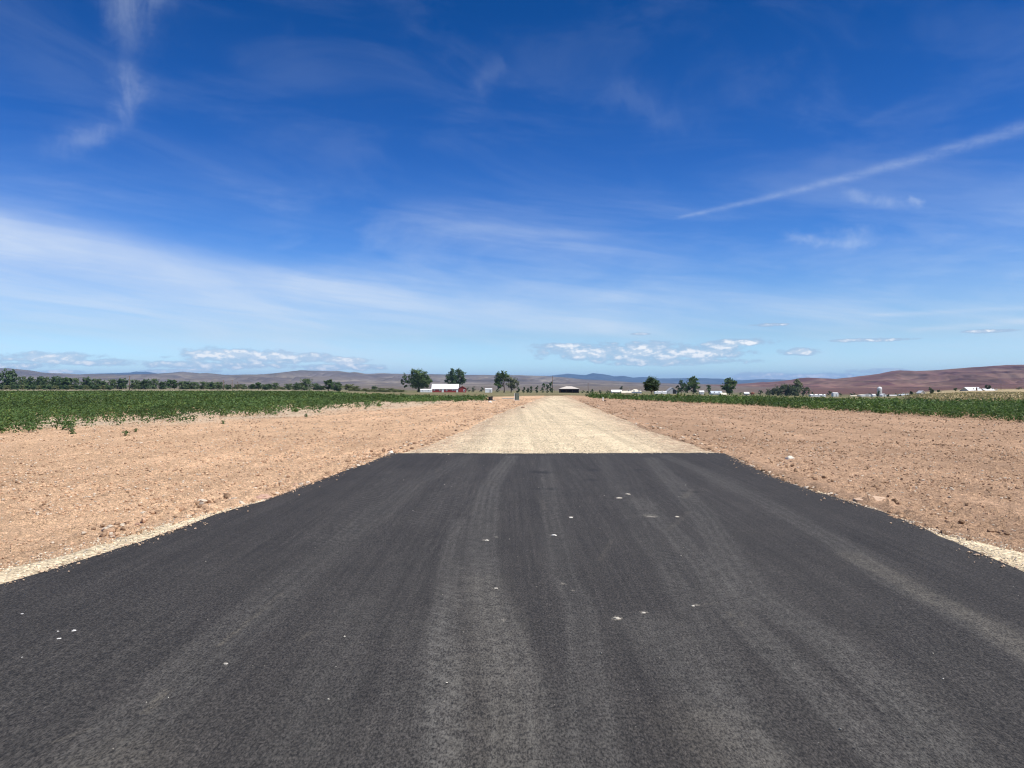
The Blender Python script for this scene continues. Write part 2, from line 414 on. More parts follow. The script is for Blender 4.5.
# crushed gravel
m_gravel, q, p = new_mat('gravel')
ob = q.n('ShaderNodeTexCoord').outputs['Object']
vo = q.voro(ob, 26); sc_ = q.n('ShaderNodeSeparateColor'); q.link(vo.outputs['Color'], sc_.inputs[0])
big = q.noise(ob, 0.8, 5, 0.6); fin = q.noise(ob, 20, 5, 0.75)
lane = q.noise(q.scale(ob, (2.4, 0.035, 1)), 1.0, 4, 0.6)
stone = q.ramp(sc_.outputs[0], 0.0, 1.0, 0.66, 1.18, smooth=False)
gap = q.ramp(vo.outputs['Distance'], 0.40, 0.80, 1.05, 0.62)
f = q.mul(q.mul(stone, gap), q.mul(q.ramp(big, 0.3, 0.7, 0.88, 1.08), q.ramp(lane, 0.36, 0.64, 0.84, 1.07)))
f = q.mul(f, q.ramp(fin, 0.38, 0.62, 0.76, 1.12))
col = q.mix(q.ramp(q.noise(ob, 0.5, 4), 0.45, 0.75, 0, 0.35), (0.80, 0.655, 0.435), (0.72, 0.53, 0.34))
msoil = q.n('ShaderNodeAttribute', attribute_name='spill').outputs['Fac']
col = q.mix(q.m('MULTIPLY', msoil, q.ramp(q.noise(ob, 3.0, 5, 0.7), 0.35, 0.6), clamp=True), col, (0.52, 0.35, 0.23))
q.put(p.inputs['Base Color'], q.mix(1.0, col, q.vec(f, f, f), 'MULTIPLY')); p.inputs['Roughness'].default_value = 0.95
bump(q, p, q.add(q.mul(q.sub(1.0, vo.outputs['Distance']), 0.6), q.mul(fin, 0.4)), 0.8, 0.02)

# new asphalt
m_asph, q, p = new_mat('asphalt')
ob = q.n('ShaderNodeTexCoord').outputs['Object']
A = {k: q.n('ShaderNodeAttribute', attribute_name=k).outputs['Fac'] for k in ('track', 'dust', 'tar', 'chalk', 'tread')}
obs = q.scale(ob, (1, 0.45, 1))
agg = q.voro(obs, 110); sc_ = q.n('ShaderNodeSeparateColor'); q.link(agg.outputs['Color'], sc_.inputs[0])
ag2 = q.noise(ob, 150, 3, 0.7); mid = q.noise(ob, 9, 7, 0.72); big = q.noise(ob, 1.1, 5, 0.6)
drag = q.noise(q.scale(ob, (9, 1.4, 1)), 1.0, 6, 0.7)
lon = q.noise(q.scale(ob, (3.2, 0.14, 1)), 1.0, 5, 0.6)
spk = q.noise(obs, 78, 5, 0.8)
f = q.mul(q.ramp(sc_.outputs[0], 0, 1, 0.65, 1.40, smooth=False), q.ramp(spk, 0.38, 0.62, 0.44, 1.62))
pit = q.noise(obs, 95, 2, 0.5); f = q.mul(f, q.ramp(pit, 0.30, 0.44, 0.45, 1.0))
f = q.mul(f, q.ramp(mid, 0.30, 0.70, 0.93, 1.07)); f = q.mul(f, q.ramp(big, 0.3, 0.7, 0.92, 1.08))
f = q.mul(f, q.mul(q.ramp(drag, 0.3, 0.7, 0.95, 1.05), q.ramp(lon, 0.34, 0.66, 0.90, 1.10)))
lin = q.noise(q.scale(ob, (22, 0.35, 1)), 1.0, 4, 0.6); f = q.mul(f, q.ramp(lin, 0.36, 0.64, 0.86, 1.16))
brk = q.ramp(q.add(q.mul(mid, 0.35), q.mul(spk, 0.7)), 0.44, 0.62, 0.12, 1.05)
col = q.mix(1.0, (0.0375, 0.0336, 0.0292), q.vec(f, f, f), 'MULTIPLY')
col = q.mix(q.m('MINIMUM', q.mul(q.mul(A['track'], brk), 0.34), 0.6), col, (0.150, 0.142, 0.124))
wv = q.n('ShaderNodeTexWave', wave_type='BANDS', bands_direction='DIAGONAL'); q.link(ob, wv.inputs['Vector'])
wv.inputs['Scale'].default_value = 4.2; wv.inputs['Distortion'].default_value = 2.2; wv.inputs['Detail'].default_value = 3; wv.inputs['Detail Scale'].default_value = 2.0
col = q.mix(q.mul(q.mul(A['tread'], q.ramp(wv.outputs['Fac'], 0.50, 0.75)), q.mul(brk, 0.26)), col, (0.17, 0.16, 0.14))
col = q.mix(q.m('MINIMUM', q.mul(q.mul(A['dust'], brk), 0.36), 0.7), col, (0.21, 0.185, 0.14))
col = q.mix(q.mul(q.m('MINIMUM', A['tar'], 1.0), 0.8), col, (0.015, 0.014, 0.014))
col = q.mix(q.mul(q.ramp(q.add(A['chalk'], q.add(q.mul(q.sub(mid, 0.5), 1.6), q.mul(q.sub(spk, 0.5), 1.2))), 0.55, 1.05), 0.55), col, (0.40, 0.36, 0.29))
q.put(p.inputs['Base Color'], col); p.inputs['Roughness'].default_value = 0.82; p.inputs['Specular IOR Level'].default_value = 0.30
bump(q, p, q.add(q.add(q.mul(q.sub(1.0, agg.outputs['Distance']), 0.35), q.mul(spk, 0.55)), q.mul(ag2, 0.15)), 0.7, 0.012)

m_clod = tinted('clods', 1.0, 0.15, 40, 0.05)
m_stone = tinted('stones', 0.9, 0.12, 40, 0.2)
m_leaf = leafy('leaves'); m_crop = leafy('crop_leaves', 0.30, (0.12, 0.26, 0.05))
m_bark = plain('bark', (0.10, 0.075, 0.055), 0.95, 0.3, 3)
m_white = plain('white_paint', (0.80, 0.80, 0.78), 0.5, 0.06, 0.6)
m_metal_w = plain('white_metal_roof', (0.78, 0.79, 0.80), 0.45, 0.08, 0.8, stretch=(4, 0.2, 1))
m_cream = plain('cream_paint', (0.66, 0.60, 0.48), 0.6, 0.1)
m_grey_roof = plain('pale_grey_roof', (0.46, 0.45, 0.44), 0.6, 0.12)
m_blue_roof = plain('blue_grey_roof', (0.50, 0.55, 0.60), 0.5, 0.1)
m_tan_roof = plain('tan_metal_roof', (0.60, 0.54, 0.47), 0.5, 0.1)
m_red = plain('red_boards', (0.30, 0.045, 0.04), 0.8, 0.2, 1.5, stretch=(3, 3, 0.2))
m_brown = plain('brown_boards', (0.10, 0.055, 0.04), 0.85, 0.25, 1.5, stretch=(3, 3, 0.2))
m_dark = plain('opening_shade', (0.03, 0.03, 0.03), 0.6, 0.2)  # near-black colour stands in for shade inside an opening
m_glass = plain('window_glass', (0.05, 0.06, 0.07), 0.12, 0.1, spec=0.6)
m_wood = plain('weathered_wood', (0.16, 0.12, 0.09), 0.9, 0.25, 2, stretch=(6, 6, 0.4))
m_post = plain('brown_post', (0.13, 0.09, 0.06), 0.9, 0.25, 3)
m_box_g = plain('green_cabinet', (0.12, 0.15, 0.125), 0.5, 0.12, 4)
m_black = plain('black_plastic', (0.018, 0.018, 0.02), 0.55, 0.15, 4)
m_conc = plain('concrete', (0.42, 0.40, 0.36), 0.9, 0.12, 4)
m_galv = plain('galvanised_steel', (0.44, 0.43, 0.43), 0.5, 0.08, 1.0)
m_rust = plain('rusty_red', (0.22, 0.08, 0.05), 0.8, 0.2, 2)

# ------------------------------------------------------------------ ground sheet
az = np.concatenate([np.linspace(-180, -52, 48, endpoint=False), np.linspace(-52, 52, 620, endpoint=False), np.linspace(52, 180, 48)])
rad = [0.4, 1.0, 2.0, 3.0]
while rad[-1] < 34: rad.append(rad[-1] * 1.0045)
while rad[-1] < 160: rad.append(rad[-1] * 1.012)
while rad[-1] < 21000: rad.append(rad[-1] * 1.04)
rad = np.array(rad)
RR, AA = np.meshgrid(rad, np.radians(az), indexing='ij')
GX, GY = RR * np.sin(AA), RR * np.cos(AA)
GZ = terrain(GX, GY)
near = np.clip(1 - (RR - 60) / 80, 0, 1)
rel = 0.050 * (fbm(GX * 1.1, GY * 1.1, 3, 1) - 0.5) + 0.030 * (fbm(GX * 4.5, GY * 4.5, 3, 5) - 0.5) + 0.036 * near * (fbm(GX * 14, GY * 14, 2, 9) - 0.5)
lump = np.clip(fbm(GX * 9, GY * 9, 2, 31) - 0.62, 0, 1) * 0.20
GZ = GZ - 0.042 + (rel + lump) * near
GL, GR = gravL(GY), gravR(GY)
# low windrow of spoil thrown up along the pavement
dR = GX - np.interp(GY, aRy, aRx); dL = np.interp(GY, aLy, aLx) - GX
GZ += 0.075 * np.exp(-((dR - 0.28) / 0.22) ** 2) * sstep(GY, 7.6, 9.5) * (1 - sstep(GY, 16.5, 18.5)) * (0.5 + fbm(GX * 3, GY * 1.5, 2, 61))
GZ += 0.050 * np.exp(-((dL - 0.30) / 0.22) ** 2) * sstep(GY, 8.5, 10.5) * (1 - sstep(GY, 15, 17.5)) * (0.5 + fbm(GX * 3, GY * 1.5, 2, 62))
dGL = GL - GX; dGR = GX - GR
for dd in (dGL, dGR):
    GZ += 0.05 * np.exp(-((dd - 0.15) / 0.25) ** 2) * sstep(GY, 17.5, 19) * (1 - sstep(GY, 60, 100)) * fbm(GX * 2, GY * 0.7, 2, 63)
inside = (GX > GL + 0.12) & (GX < GR - 0.12) & (GY < G_END - 1)
GZ = np.where(inside, -0.13, GZ)
# plot colours; right-hand soil painted darker, partly standing in for sun angle
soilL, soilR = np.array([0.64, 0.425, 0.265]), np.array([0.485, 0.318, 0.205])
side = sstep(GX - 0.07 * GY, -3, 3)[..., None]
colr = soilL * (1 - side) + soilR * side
colr = colr * (1 + 0.20 * (fbm(GX * 0.35, GY * 0.22, 4, 12) - 0.5) + 0.16 * (fbm((GX - 0.072 * GY) * 2.4, GY * 0.06, 3, 14) - 0.5))[..., None]
COLN = 512 + F * GX / np.maximum(GY, 1.0)
fieldn = fbm(GX * 0.012 + 5, GY * 0.006, 3, 40)[..., None]; finen = fbm(GX * 0.15, GY * 0.03, 3, 44)[..., None]
far = np.array([0.115, 0.125, 0.055]) * (1 - fieldn) + np.array([0.25, 0.21, 0.12]) * fieldn
far = far * (0.75 + 0.5 * finen)
straw = np.array([0.42, 0.335, 0.195]) * (0.65 + 0.7 * finen)
pale = np.array([0.27, 0.235, 0.155]) * (0.8 + 0.4 * finen)
bench = (np.array([0.165, 0.138, 0.112]) + np.array([-0.030, -0.062, -0.048]) * sstep(COLN, 700, 830)[..., None]) * (0.8 + 0.4 * finen)
wb = sstep(RR, 640, 900)[..., None]; far = far * (1 - wb) + bench * wb
wy = (sstep(COLN, 900, 930) * (GY > 5) * (1 - sstep(RR, 600, 900)))[..., None]
wp = ((1 - sstep(COLN, 300, 380)) * (GY > 5) * (1 - sstep(RR, 590, 700)))[..., None]
far = far * (1 - wp) + pale * wp
far = far * (1 - wy) + straw * wy
ragged = 14 * (fbm(GX * 0.08, GY * 0.03, 3, 50) - 0.5)
edge = np.interp(COLN, [0, 300, 420, 560, 640, 760, 1024], [150, 140, 84, 108, 96, 74, 56])
wf_ = sstep(GY + ragged * 0.6, edge - 2, edge + 8)[..., None]
wf_ = np.where((GY < 3)[..., None], sstep(RR, 60, 90)[..., None], wf_)
pl = polydist(GX, GY, LNEAR); pin = np.where(inpoly(GX, GY, CROP_L), pl, -pl)
wpl = (sstep(pin, -1.6, 0.6) * (1 - sstep(pin, 8, 14)) * sstep(GY, 26, 32) * (1 - sstep(GY, 70, 80)) * (0.4 + 0.6 * sstep(fbm(GX * 0.4, GY * 0.2, 3, 55), 0.35, 0.6)))[..., None]
colr = colr * (1 - 0.7 * wpl) + np.array([0.58, 0.48, 0.35]) * 0.7 * wpl
colr = colr * (1 - wf_) + far * wf_
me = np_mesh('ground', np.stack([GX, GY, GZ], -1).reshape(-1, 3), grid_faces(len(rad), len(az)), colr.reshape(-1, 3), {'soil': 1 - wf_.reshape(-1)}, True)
# close the small hole at the feet
o = link('ground', me, m_ground); tag(o, 'bare reddish tan graded soil and the plain beyond', kind='structure')

# ------------------------------------------------------------------ gravel road bed
ys = [-8.0]
while ys[-1] < G_END: ys.append(ys[-1] + max(0.10, 0.0045 * abs(ys[-1])))
ys = np.array(ys); nc = 150
q01 = np.linspace(0, 1, nc)
lx, rx = gravL(ys) - 0.45, gravR(ys) + 0.45
VX = lx[:, None] + (rx - lx)[:, None] * q01; VY = np.repeat(ys[:, None], nc, 1)
ew = (0.30 * (fbm(VX * 1.3, VY * 0.9, 4, 71) - 0.5) + 0.35 * (fbm(VX * 0.4, VY * 0.25, 2, 72) - 0.5)) * np.clip(1 + (VY - 18) / 16, 1, 3)
e = np.minimum(VX - lx[:, None], rx[:, None] - VX) - 0.45 + ew
VZ = -0.022 + 0.018 * (fbm(VX * 5, VY * 5, 3, 73) - 0.5) + 0.02 * (fbm(VX * 1.4, VY * 0.2, 3, 75) - 0.5) * (VY > 18) - 0.13 * sstep(-e, -0.12, 0.42)
VZ = np.where((VY < Y_END) & (e > 0.75), -0.05, VZ)
VZ = VZ + terrain(VX, VY) - 0.12 * sstep(VY + 6 * (fbm(VX * 0.8, VY * 0.3, 3, 77) - 0.5), 103, 112)
o = link('gravel_road', np_mesh('gravel_road', np.stack([VX, VY, VZ], -1).reshape(-1, 3), grid_faces(len(ys), nc), None, {'spill': ((1 - sstep(e, 0.0, 1.9)) * sstep(VY, 17, 19)).reshape(-1)}, True), m_gravel)
tag(o, 'cream crushed gravel road bed running straight on from the asphalt', kind='structure')

# ------------------------------------------------------------------ asphalt apron
ys = np.concatenate([np.linspace(-8, 2.0, 60, endpoint=False), np.linspace(2.0, Y_END, 520)]); nc = 300
q01 = np.linspace(0, 1, nc)
lx, rx = asphL(ys), asphR(ys)
pinch = sstep(ys, Y_END - 0.35, Y_END)
VX = lx[:, None] + (rx - lx)[:, None] * q01; VY = np.repeat(ys[:, None], nc, 1)
VY = VY + (VY > Y_END - 0.6) * 0.30 * (fbm(VX * 1.6, VX * 0, 5, 81, 0.6) - 0.5) * sstep(VY, Y_END - 0.6, Y_END)
edged = np.minimum(VX - lx[:, None], rx[:, None] - VX)
VZ = 0.012 * (fbm(VX * 0.5, VY * 0.5, 2, 82) - 0.5) - 0.012 * (1 - sstep(edged, 0, 0.15))
def line_mask(pts, wid, soft=1.0):
    P = [ground(*p_) for p_ in pts]
    d = polydist(VX, VY, P); wv_ = wid * (0.75 + 0.5 * fbm(VX * 2.0, VY * 0.8, 3, 90))
    return (0.55 + 0.9 * (fbm(d * 26, VY * 0.25, 2, 97) - 0.2)) * np.exp(-(d / (wv_ * 0.85)) ** 3)
track = np.zeros_like(VX); dust = track.copy(); tar = track.copy(); chalk = track.copy(); tread = track.copy()
for pts, wid, k in [
    ([(512, 456), (498, 474), (488, 491), (479, 553), (483, 591), (495, 624), (506, 657), (518, 698), (524, 768)], 0.20, 1.15),
    ([(460, 520), (450, 560), (441, 636), (446, 678), (443, 768)], 0.10, 0.8),
    ([(470, 455), (420, 482), (380, 512), (300, 575), (219, 646), (146, 713), (60, 790)], 0.24, 0.45),
    ([(545, 456), (552, 520), (564, 578), (580, 603), (588, 698), (596, 768)], 0.16, 0.7),
    ([(600, 456), (625, 500), (646, 541), (675, 582), (720, 660), (760, 768)], 0.16, 0.6),
    ([(650, 458), (700, 512), (747, 590), (791, 620), (828, 640), (910, 710), (960, 768)], 0.20, 0.9),
    ([(640, 500), (700, 560), (730, 610), (781, 657), (831, 701), (868, 738), (900, 768)], 0.17, 0.85),
    ([(640, 620), (690, 680), (737, 741), (780, 775)], 0.22, 1.0),
    ([(665, 456), (700, 470), (763, 501), (842, 545), (890, 580), (940, 603), (1016, 644), (1100, 690)], 0.20, 0.9),
    ([(430, 620), (420, 700), (400, 768)], 0.3, 0.5), ([(360, 600), (320, 680), (290, 768)], 0.22, 0.4)]:
    track += k * line_mask(pts, wid)
for pts, wid, k in [([(850, 555), (895, 577), (928, 597), (975, 617), (1016, 644), (1100, 690)], 0.17, 0.9),
                    ([(480, 580), (492, 640), (500, 768)], 0.28, 0.45), ([(700, 720), (740, 768)], 0.3, 0.5),
                    ([(120, 760), (60, 790)], 0.3, 0.5), ([(282, 593), (219, 646)], 0.016, 1.3), ([(166, 690), (146, 713)], 0.02, 1.4), ([(300, 640), (310, 632)], 0.02, 1.0),
                    ([(55, 742), (85, 731)], 0.015, 1.0), ([(690, 606), (722, 602)], 0.012, 1.2), ([(728, 612), (745, 628)], 0.01, 1.0),
                    ([(600, 560), (612, 540)], 0.03, 0.6), ([(684, 498), (692, 490)], 0.05, 0.8), ([(690, 512), (668, 530)], 0.05, 0.5), ([(536, 494), (546, 510)], 0.03, 0.6)]:
    dust += k * line_mask(pts, wid)
for pts, wid, k in [([(448, 587), (441, 636), (446, 678), (443, 768)], 0.14, 1.3), ([(483, 560), (495, 624), (512, 680)], 0.16, 1.0),
                    ([(470, 460), (452, 492), (420, 520)], 0.35, 0.9), ([(395, 470), (365, 505), (330, 540)], 0.35, 0.9), ([(575, 470), (580, 490)], 0.3, 0.6),
                    ([(560, 500), (561, 545)], 0.25, 0.5), ([(700, 470), (735, 490)], 0.3, 0.8), ([(667, 540), (675, 590)], 0.15, 0.8)]:
    tread += k * line_mask(pts, wid)
def ribs(pts, offs, wid, k):
    global track
    for o_ in offs:
        track += k * line_mask([(px_ + o_ * (py_ - 384) / EYE, py_) for px_, py_ in pts], wid)
ribs([(512, 456), (498, 474), (488, 491), (479, 553), (483, 591), (495, 624), (506, 657), (518, 698), (524, 768)], (-.13, -.04, .05, .14), .022, .9)
ribs([(460, 520), (450, 560), (441, 636), (446, 678), (443, 768)], (-.07, 0, .07), .022, .8)
ribs([(650, 458), (700, 512), (747, 590), (791, 620), (828, 640), (910, 710), (960, 768)], (-.12, -.03, .07, .15), .02, .9)
ribs([(640, 500), (700, 560), (730, 610), (781, 657), (831, 701), (868, 738), (900, 768)], (-.09, 0, .1), .02, .8)
ribs([(665, 456), (700, 470), (763, 501), (842, 545), (890, 580), (940, 603), (1016, 644), (1100, 690)], (-.12, -.02, .09), .02, .8)
ribs([(470, 455), (420, 482), (380, 512), (300, 575), (219, 646), (146, 713), (60, 790)], (-.15, -.05, .06, .16), .02, .7)
ribs([(545, 456), (552, 520), (564, 578), (580, 603), (588, 698), (596, 768)], (-.08, .08), .02, .7)
ribs([(510, 456), (420, 560), (330, 690), (290, 768)], (-.08, .04, .12), .02, .5)
ribs([(620, 456), (690, 600), (740, 700), (790, 790)], (-.1, .0, .1), .02, .5)
for (px, py, w_) in [(538, 489, .06), (551, 489, .06), (684, 491, .05), (696, 492, .06), (640, 470, .07), (593, 470, .10), (592, 480, .08), (535, 472, 0.12), (545, 473, 0.1)]:
    gx, gy = ground(px, py); tar += 0.8 * np.exp(-((VX - gx) / (w_ * 1.3)) ** 2 - ((VY - gy) / (w_ * 1.6)) ** 2)
for (px, py, w_, k) in [(650, 516, .16, .9), (677, 517, .07, .9), (627, 494, .07, .9), (619, 498, .10, .9), (571, 517, .05, 1.2), (553, 535, .05, 1.1), (486, 540, .06, 1), (496, 537, .05, .9), (460, 553, .04, .7),
                        (462, 568, .07, .7), (495, 588, .08, .8), (503, 619, .07, .7), (563, 584, .07, .9), (573, 590, .04, .8), (617, 618, .06, 1.1), (643, 612, .05, 1), (697, 605, .05, 1.0), (692, 572, .03, .8), (226, 663, .03, 1.0),
                        (190, 688, .05, .6), (63, 745, .03, .6), (280, 575, .03, .5), (560, 563, .03, .6), (530, 500, .03, .6), (676, 480, .04, .7), (590, 546, .03, .5), (0, 623, .03, .8)]:
    gx, gy = ground(px, py); chalk += k * np.exp(-((VX - gx) / (w_ * 0.95)) ** 2 - ((VY - gy) / (w_ * 1.1)) ** 2)
track *= sstep(edged, 0.3, 1.2) * 0.9 + 0.1
track += 0.30 * sstep(edged, 0.9, 2.0) * fbm(VX * 0.9, VY * 0.35, 3, 95)          # wheeled-in middle, clean dark margins
nr = len(ys)
V = np.stack([VX, VY, VZ], -1).reshape(-1, 3)
idx = np.arange(nr * nc).reshape(nr, nc)
rim = np.concatenate([idx[:, 0], idx[-1, 1:], idx[-2::-1, -1]])
Vs = V[rim].copy(); Vs[:, 2] = -0.14
off = len(V); k = np.arange(len(rim) - 1)
side_f = np.stack([rim[k + 1], rim[k], off + k, off + k + 1], -1)
Fa = np.concatenate([grid_faces(nr, nc), side_f])
pad = lambda a: np.concatenate([a.reshape(-1), np.zeros(len(Vs))])
o = link('road', np_mesh('road', np.concatenate([V, Vs]), Fa, None, {'track': pad(track), 'dust': pad(dust), 'tar': pad(tar), 'chalk': pad(chalk), 'tread': pad(tread)}, False), m_asph)
tag(o, 'freshly laid dark asphalt apron with dusty tyre tracks', kind='structure')

# ------------------------------------------------------------------ hills
def hill_mat(name, lo, hi, rock, sc):
    m, q, p = new_mat(name)
    ob = q.n('ShaderNodeTexCoord').outputs['Object']
    a = q.n('ShaderNodeAttribute', attribute_name='tint')
    n1 = q.noise(ob, sc, 6, 0.65); n2 = q.noise(ob, sc * 6, 5, 0.7)
    c = q.mix(q.ramp(n1, 0.35, 0.65), lo, hi)
    c = q.mix(q.ramp(n2, 0.55, 0.75, 0, 0.6), c, rock)
    c = q.mix(1.0, c, a.outputs['Color'], 'MULTIPLY')
    q.put(p.inputs['Base Color'], c); p.inputs['Roughness'].default_value = 1.0; p.inputs['Specular IOR Level'].default_value = 0.0
    return m
def hills(name, prof, D, mat, label, front=0.62, ravine=0.35, freq=14.0, seed=0, step=1.2):
    """ridge whose skyline runs through the given directions, at distance D; carved by ravines"""
    xs = np.arange(prof[0][0], prof[-1][0] + step, step)
    yy = np.interp(xs, [a for a, b in prof], [b for a, b in prof])
    yy = yy + 0.55 * (fbm(xs * 0.10, xs * 0 + seed, 4, seed) - 0.5)
    H = np.maximum((384.0 - yy) / F * D + EYE + 9.0, 0.5)        # above the plain at -9
    tt = np.concatenate([np.linspace(0, 1, 60), np.linspace(1.03, 1.9, 16)])
    T, XS = np.meshgrid(tt, xs, indexing='ij'); HH = np.repeat(H[None], len(tt), 0)
    shape = np.where(T <= 1, np.clip(T, 0, 1) ** 1.25, np.clip(1 - (T - 1) / 0.9, 0, 1) ** 1.4)
    Y = D * (front + (1 - front) * T); X = (XS - 512) / F * D * (0.86 + 0.14 * np.clip(T, 0, 1.6))
    wx = X / D * freq; wy_ = Y / D * freq
    warp = fbm(wx * 0.8, wy_ * 0.8, 3, seed + 3) * 2.2
    rdg = np.abs(2 * fbm(wx * 2.2 + warp, wy_ * 0.55 + warp * 0.4, 4, seed + 5) - 1)
    carve = (1 - np.clip(rdg * 2.6, 0, 1)) * ravine
    body = np.clip(np.where(T <= 1, 4 * T * (1 - T), 4 * (T - 1) * (1.9 - T)), 0, 1)
    Z = -9.5 + HH * shape * (1 - carve * body) 
    Z = np.where(np.abs(T - 1) < 1e-6, -9 + HH, Z)
    tint = (0.62 + 0.76 * fbm(wx * 1.5, wy_ * 1.5, 4, seed + 9))[..., None] * np.ones(3)
    # gully floors tinted paler, for more contrast in the ravines
    g = np.clip((1 - np.clip(rdg * 4, 0, 1)) * body, 0, 1)[..., None]
    tint = tint * (1 + 0.9 * g * np.array([1.0, 1.0, 0.85]))
    tint = tint * (0.70 + 0.6 * fbm(wx * 6 + warp * 2, wy_ * 4 - warp, 4, seed + 15))[..., None]
    ob = link(name, np_mesh(name, np.stack([X, Y, Z], -1).reshape(-1, 3), grid_faces(len(tt), len(xs)), tint.reshape(-1, 3), None, True), mat)
    return tag(ob, label, kind='structure')

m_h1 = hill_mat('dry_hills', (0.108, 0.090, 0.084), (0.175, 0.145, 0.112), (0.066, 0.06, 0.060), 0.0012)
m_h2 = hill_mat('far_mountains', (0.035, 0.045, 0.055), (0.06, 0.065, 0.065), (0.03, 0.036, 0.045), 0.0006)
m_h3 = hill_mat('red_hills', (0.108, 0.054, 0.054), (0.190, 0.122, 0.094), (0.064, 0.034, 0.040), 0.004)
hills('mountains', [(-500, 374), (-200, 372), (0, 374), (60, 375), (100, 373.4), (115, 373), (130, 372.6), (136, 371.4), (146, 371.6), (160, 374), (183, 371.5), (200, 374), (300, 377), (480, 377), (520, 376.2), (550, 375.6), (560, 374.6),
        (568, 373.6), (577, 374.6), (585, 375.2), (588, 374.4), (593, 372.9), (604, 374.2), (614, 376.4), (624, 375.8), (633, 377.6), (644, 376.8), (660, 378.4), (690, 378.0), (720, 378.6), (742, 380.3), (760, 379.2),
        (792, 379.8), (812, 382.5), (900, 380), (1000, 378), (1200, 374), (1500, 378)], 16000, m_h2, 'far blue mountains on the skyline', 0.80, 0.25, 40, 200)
hills('hills', [(-520, 372), (-250, 369), (-60, 367.5), (0, 368.2), (8, 367.9), (18, 369.2), (30, 370.4), (45, 372.8), (60, 373.2), (80, 374.3), (100, 374), (125, 374.5), (160, 373.4), (183, 372), (190, 372.4), (200, 373.5), (207, 372.9), (212, 373.4),
        (225, 375), (240, 374.6), (262, 374.5), (280, 373), (300, 370.3), (320, 370.9), (338, 370.8), (350, 372.6), (354, 372), (365, 373.8), (385, 373.2), (400, 374), (430, 374.3), (470, 374.8), (500, 375), (520, 375.2), (545, 376), (560, 377),
        (580, 379), (600, 380), (620, 381.4), (645, 382.6), (680, 383.6), (720, 384.2), (760, 385)], 6500, m_h1, 'dry tan grey hills across the valley', 0.40, 0.60, 20, 300)
hills('hills', [(690, 386.5), (720, 385.6), (742, 384.2), (757, 382.8), (775, 381.6), (790, 380), (800, 378.2), (807, 377.6), (820, 378.2), (836, 378.7), (850, 377.4), (870, 375), (880, 373.6), (892, 371), (900, 370.2), (916, 370.9),
        (930, 370.4), (950, 369), (970, 367.4), (990, 366), (1005, 365), (1024, 364.8), (1090, 362), (1200, 364), (1350, 370), (1500, 380)], 3000, m_h3, 'reddish brown bare hills on the right', 0.28, 0.75, 16, 400, 1.0)

# ------------------------------------------------------------------ haze
hz = MB().box((0, 1500, 128), (43800, 46000, 290))
m = bpy.data.materials.new('air'); m.use_nodes = True; q = NT(m.node_tree)
pv = q.n('ShaderNodeVolumePrincipled'); pv.inputs['Color'].default_value = (0.34, 0.60, 1.0, 1); pv.inputs['Density'].default_value = 5.0e-5; pv.inputs['Anisotropy'].default_value = 0.0
om = q.n('ShaderNodeOutputMaterial'); q.link(pv.outputs[0], om.inputs['Volume'])
o = hz.build('haze', m); tag(o, 'thin blue summer haze over the valley', kind='stuff')

# ------------------------------------------------------------------ clods and stones
t_ = (1 + 5 ** 0.5) / 2
ICO_V = np.array([(-1, t_, 0), (1, t_, 0), (-1, -t_, 0), (1, -t_, 0), (0, -1, t_), (0, 1, t_), (0, -1, -t_), (0, 1, -t_), (t_, 0, -1), (t_, 0, 1), (-t_, 0, -1), (-t_, 0, 1)]) / math.hypot(1, t_)
ICO_F = np.array([(0, 11, 5), (0, 5, 1), (0, 1, 7), (0, 7, 10), (0, 10, 11), (1, 5, 9), (5, 11, 4), (11, 10, 2), (10, 7, 6), (7, 1, 8), (3, 9, 4), (3, 4, 2), (3, 2, 6), (3, 6, 8), (3, 8, 9), (4, 9, 5), (2, 4, 11), (6, 2, 10), (8, 6, 7), (9, 8, 1)])
def lumps(X, Y, Z, size, cols, flat=0.65, sink=0.15):
    n = len(X); rv = ICO_V[None] * rng.uniform(0.65, 1.2, (n, 12, 1))
    rv = rv * np.stack([np.ones(n), rng.uniform(0.6, 1, n), rng.uniform(flat * 0.7, flat * 1.2, n)], -1)[:, None]
    a = rng.uniform(0, 6.28, n); ca, sa = np.cos(a)[:, None], np.sin(a)[:, None]
    x = rv[..., 0] * ca - rv[..., 1] * sa; y = rv[..., 0] * sa + rv[..., 1] * ca
    s = (size / 2)[:, None]
    P = np.stack([x * s + X[:, None], y * s + Y[:, None], rv[..., 2] * s + (Z + size / 2 * flat * (1 - 2 * sink))[:, None]], -1)
    Fa = (ICO_F[None] + (np.arange(n) * 12)[:, None, None]).reshape(-1, 3)
    return P.reshape(-1, 3), Fa, np.repeat(cols, 12, 0)
def gz(X, Y):
    """soil height near a point (without the finest relief)"""
    z = terrain(X, Y) - 0.042 + 0.050 * (fbm(X * 1.1, Y * 1.1, 3, 1) - 0.5) + 0.030 * (fbm(X * 4.5, Y * 4.5, 3, 5) - 0.5)
    return z
PX, PY, PS = [], [], []
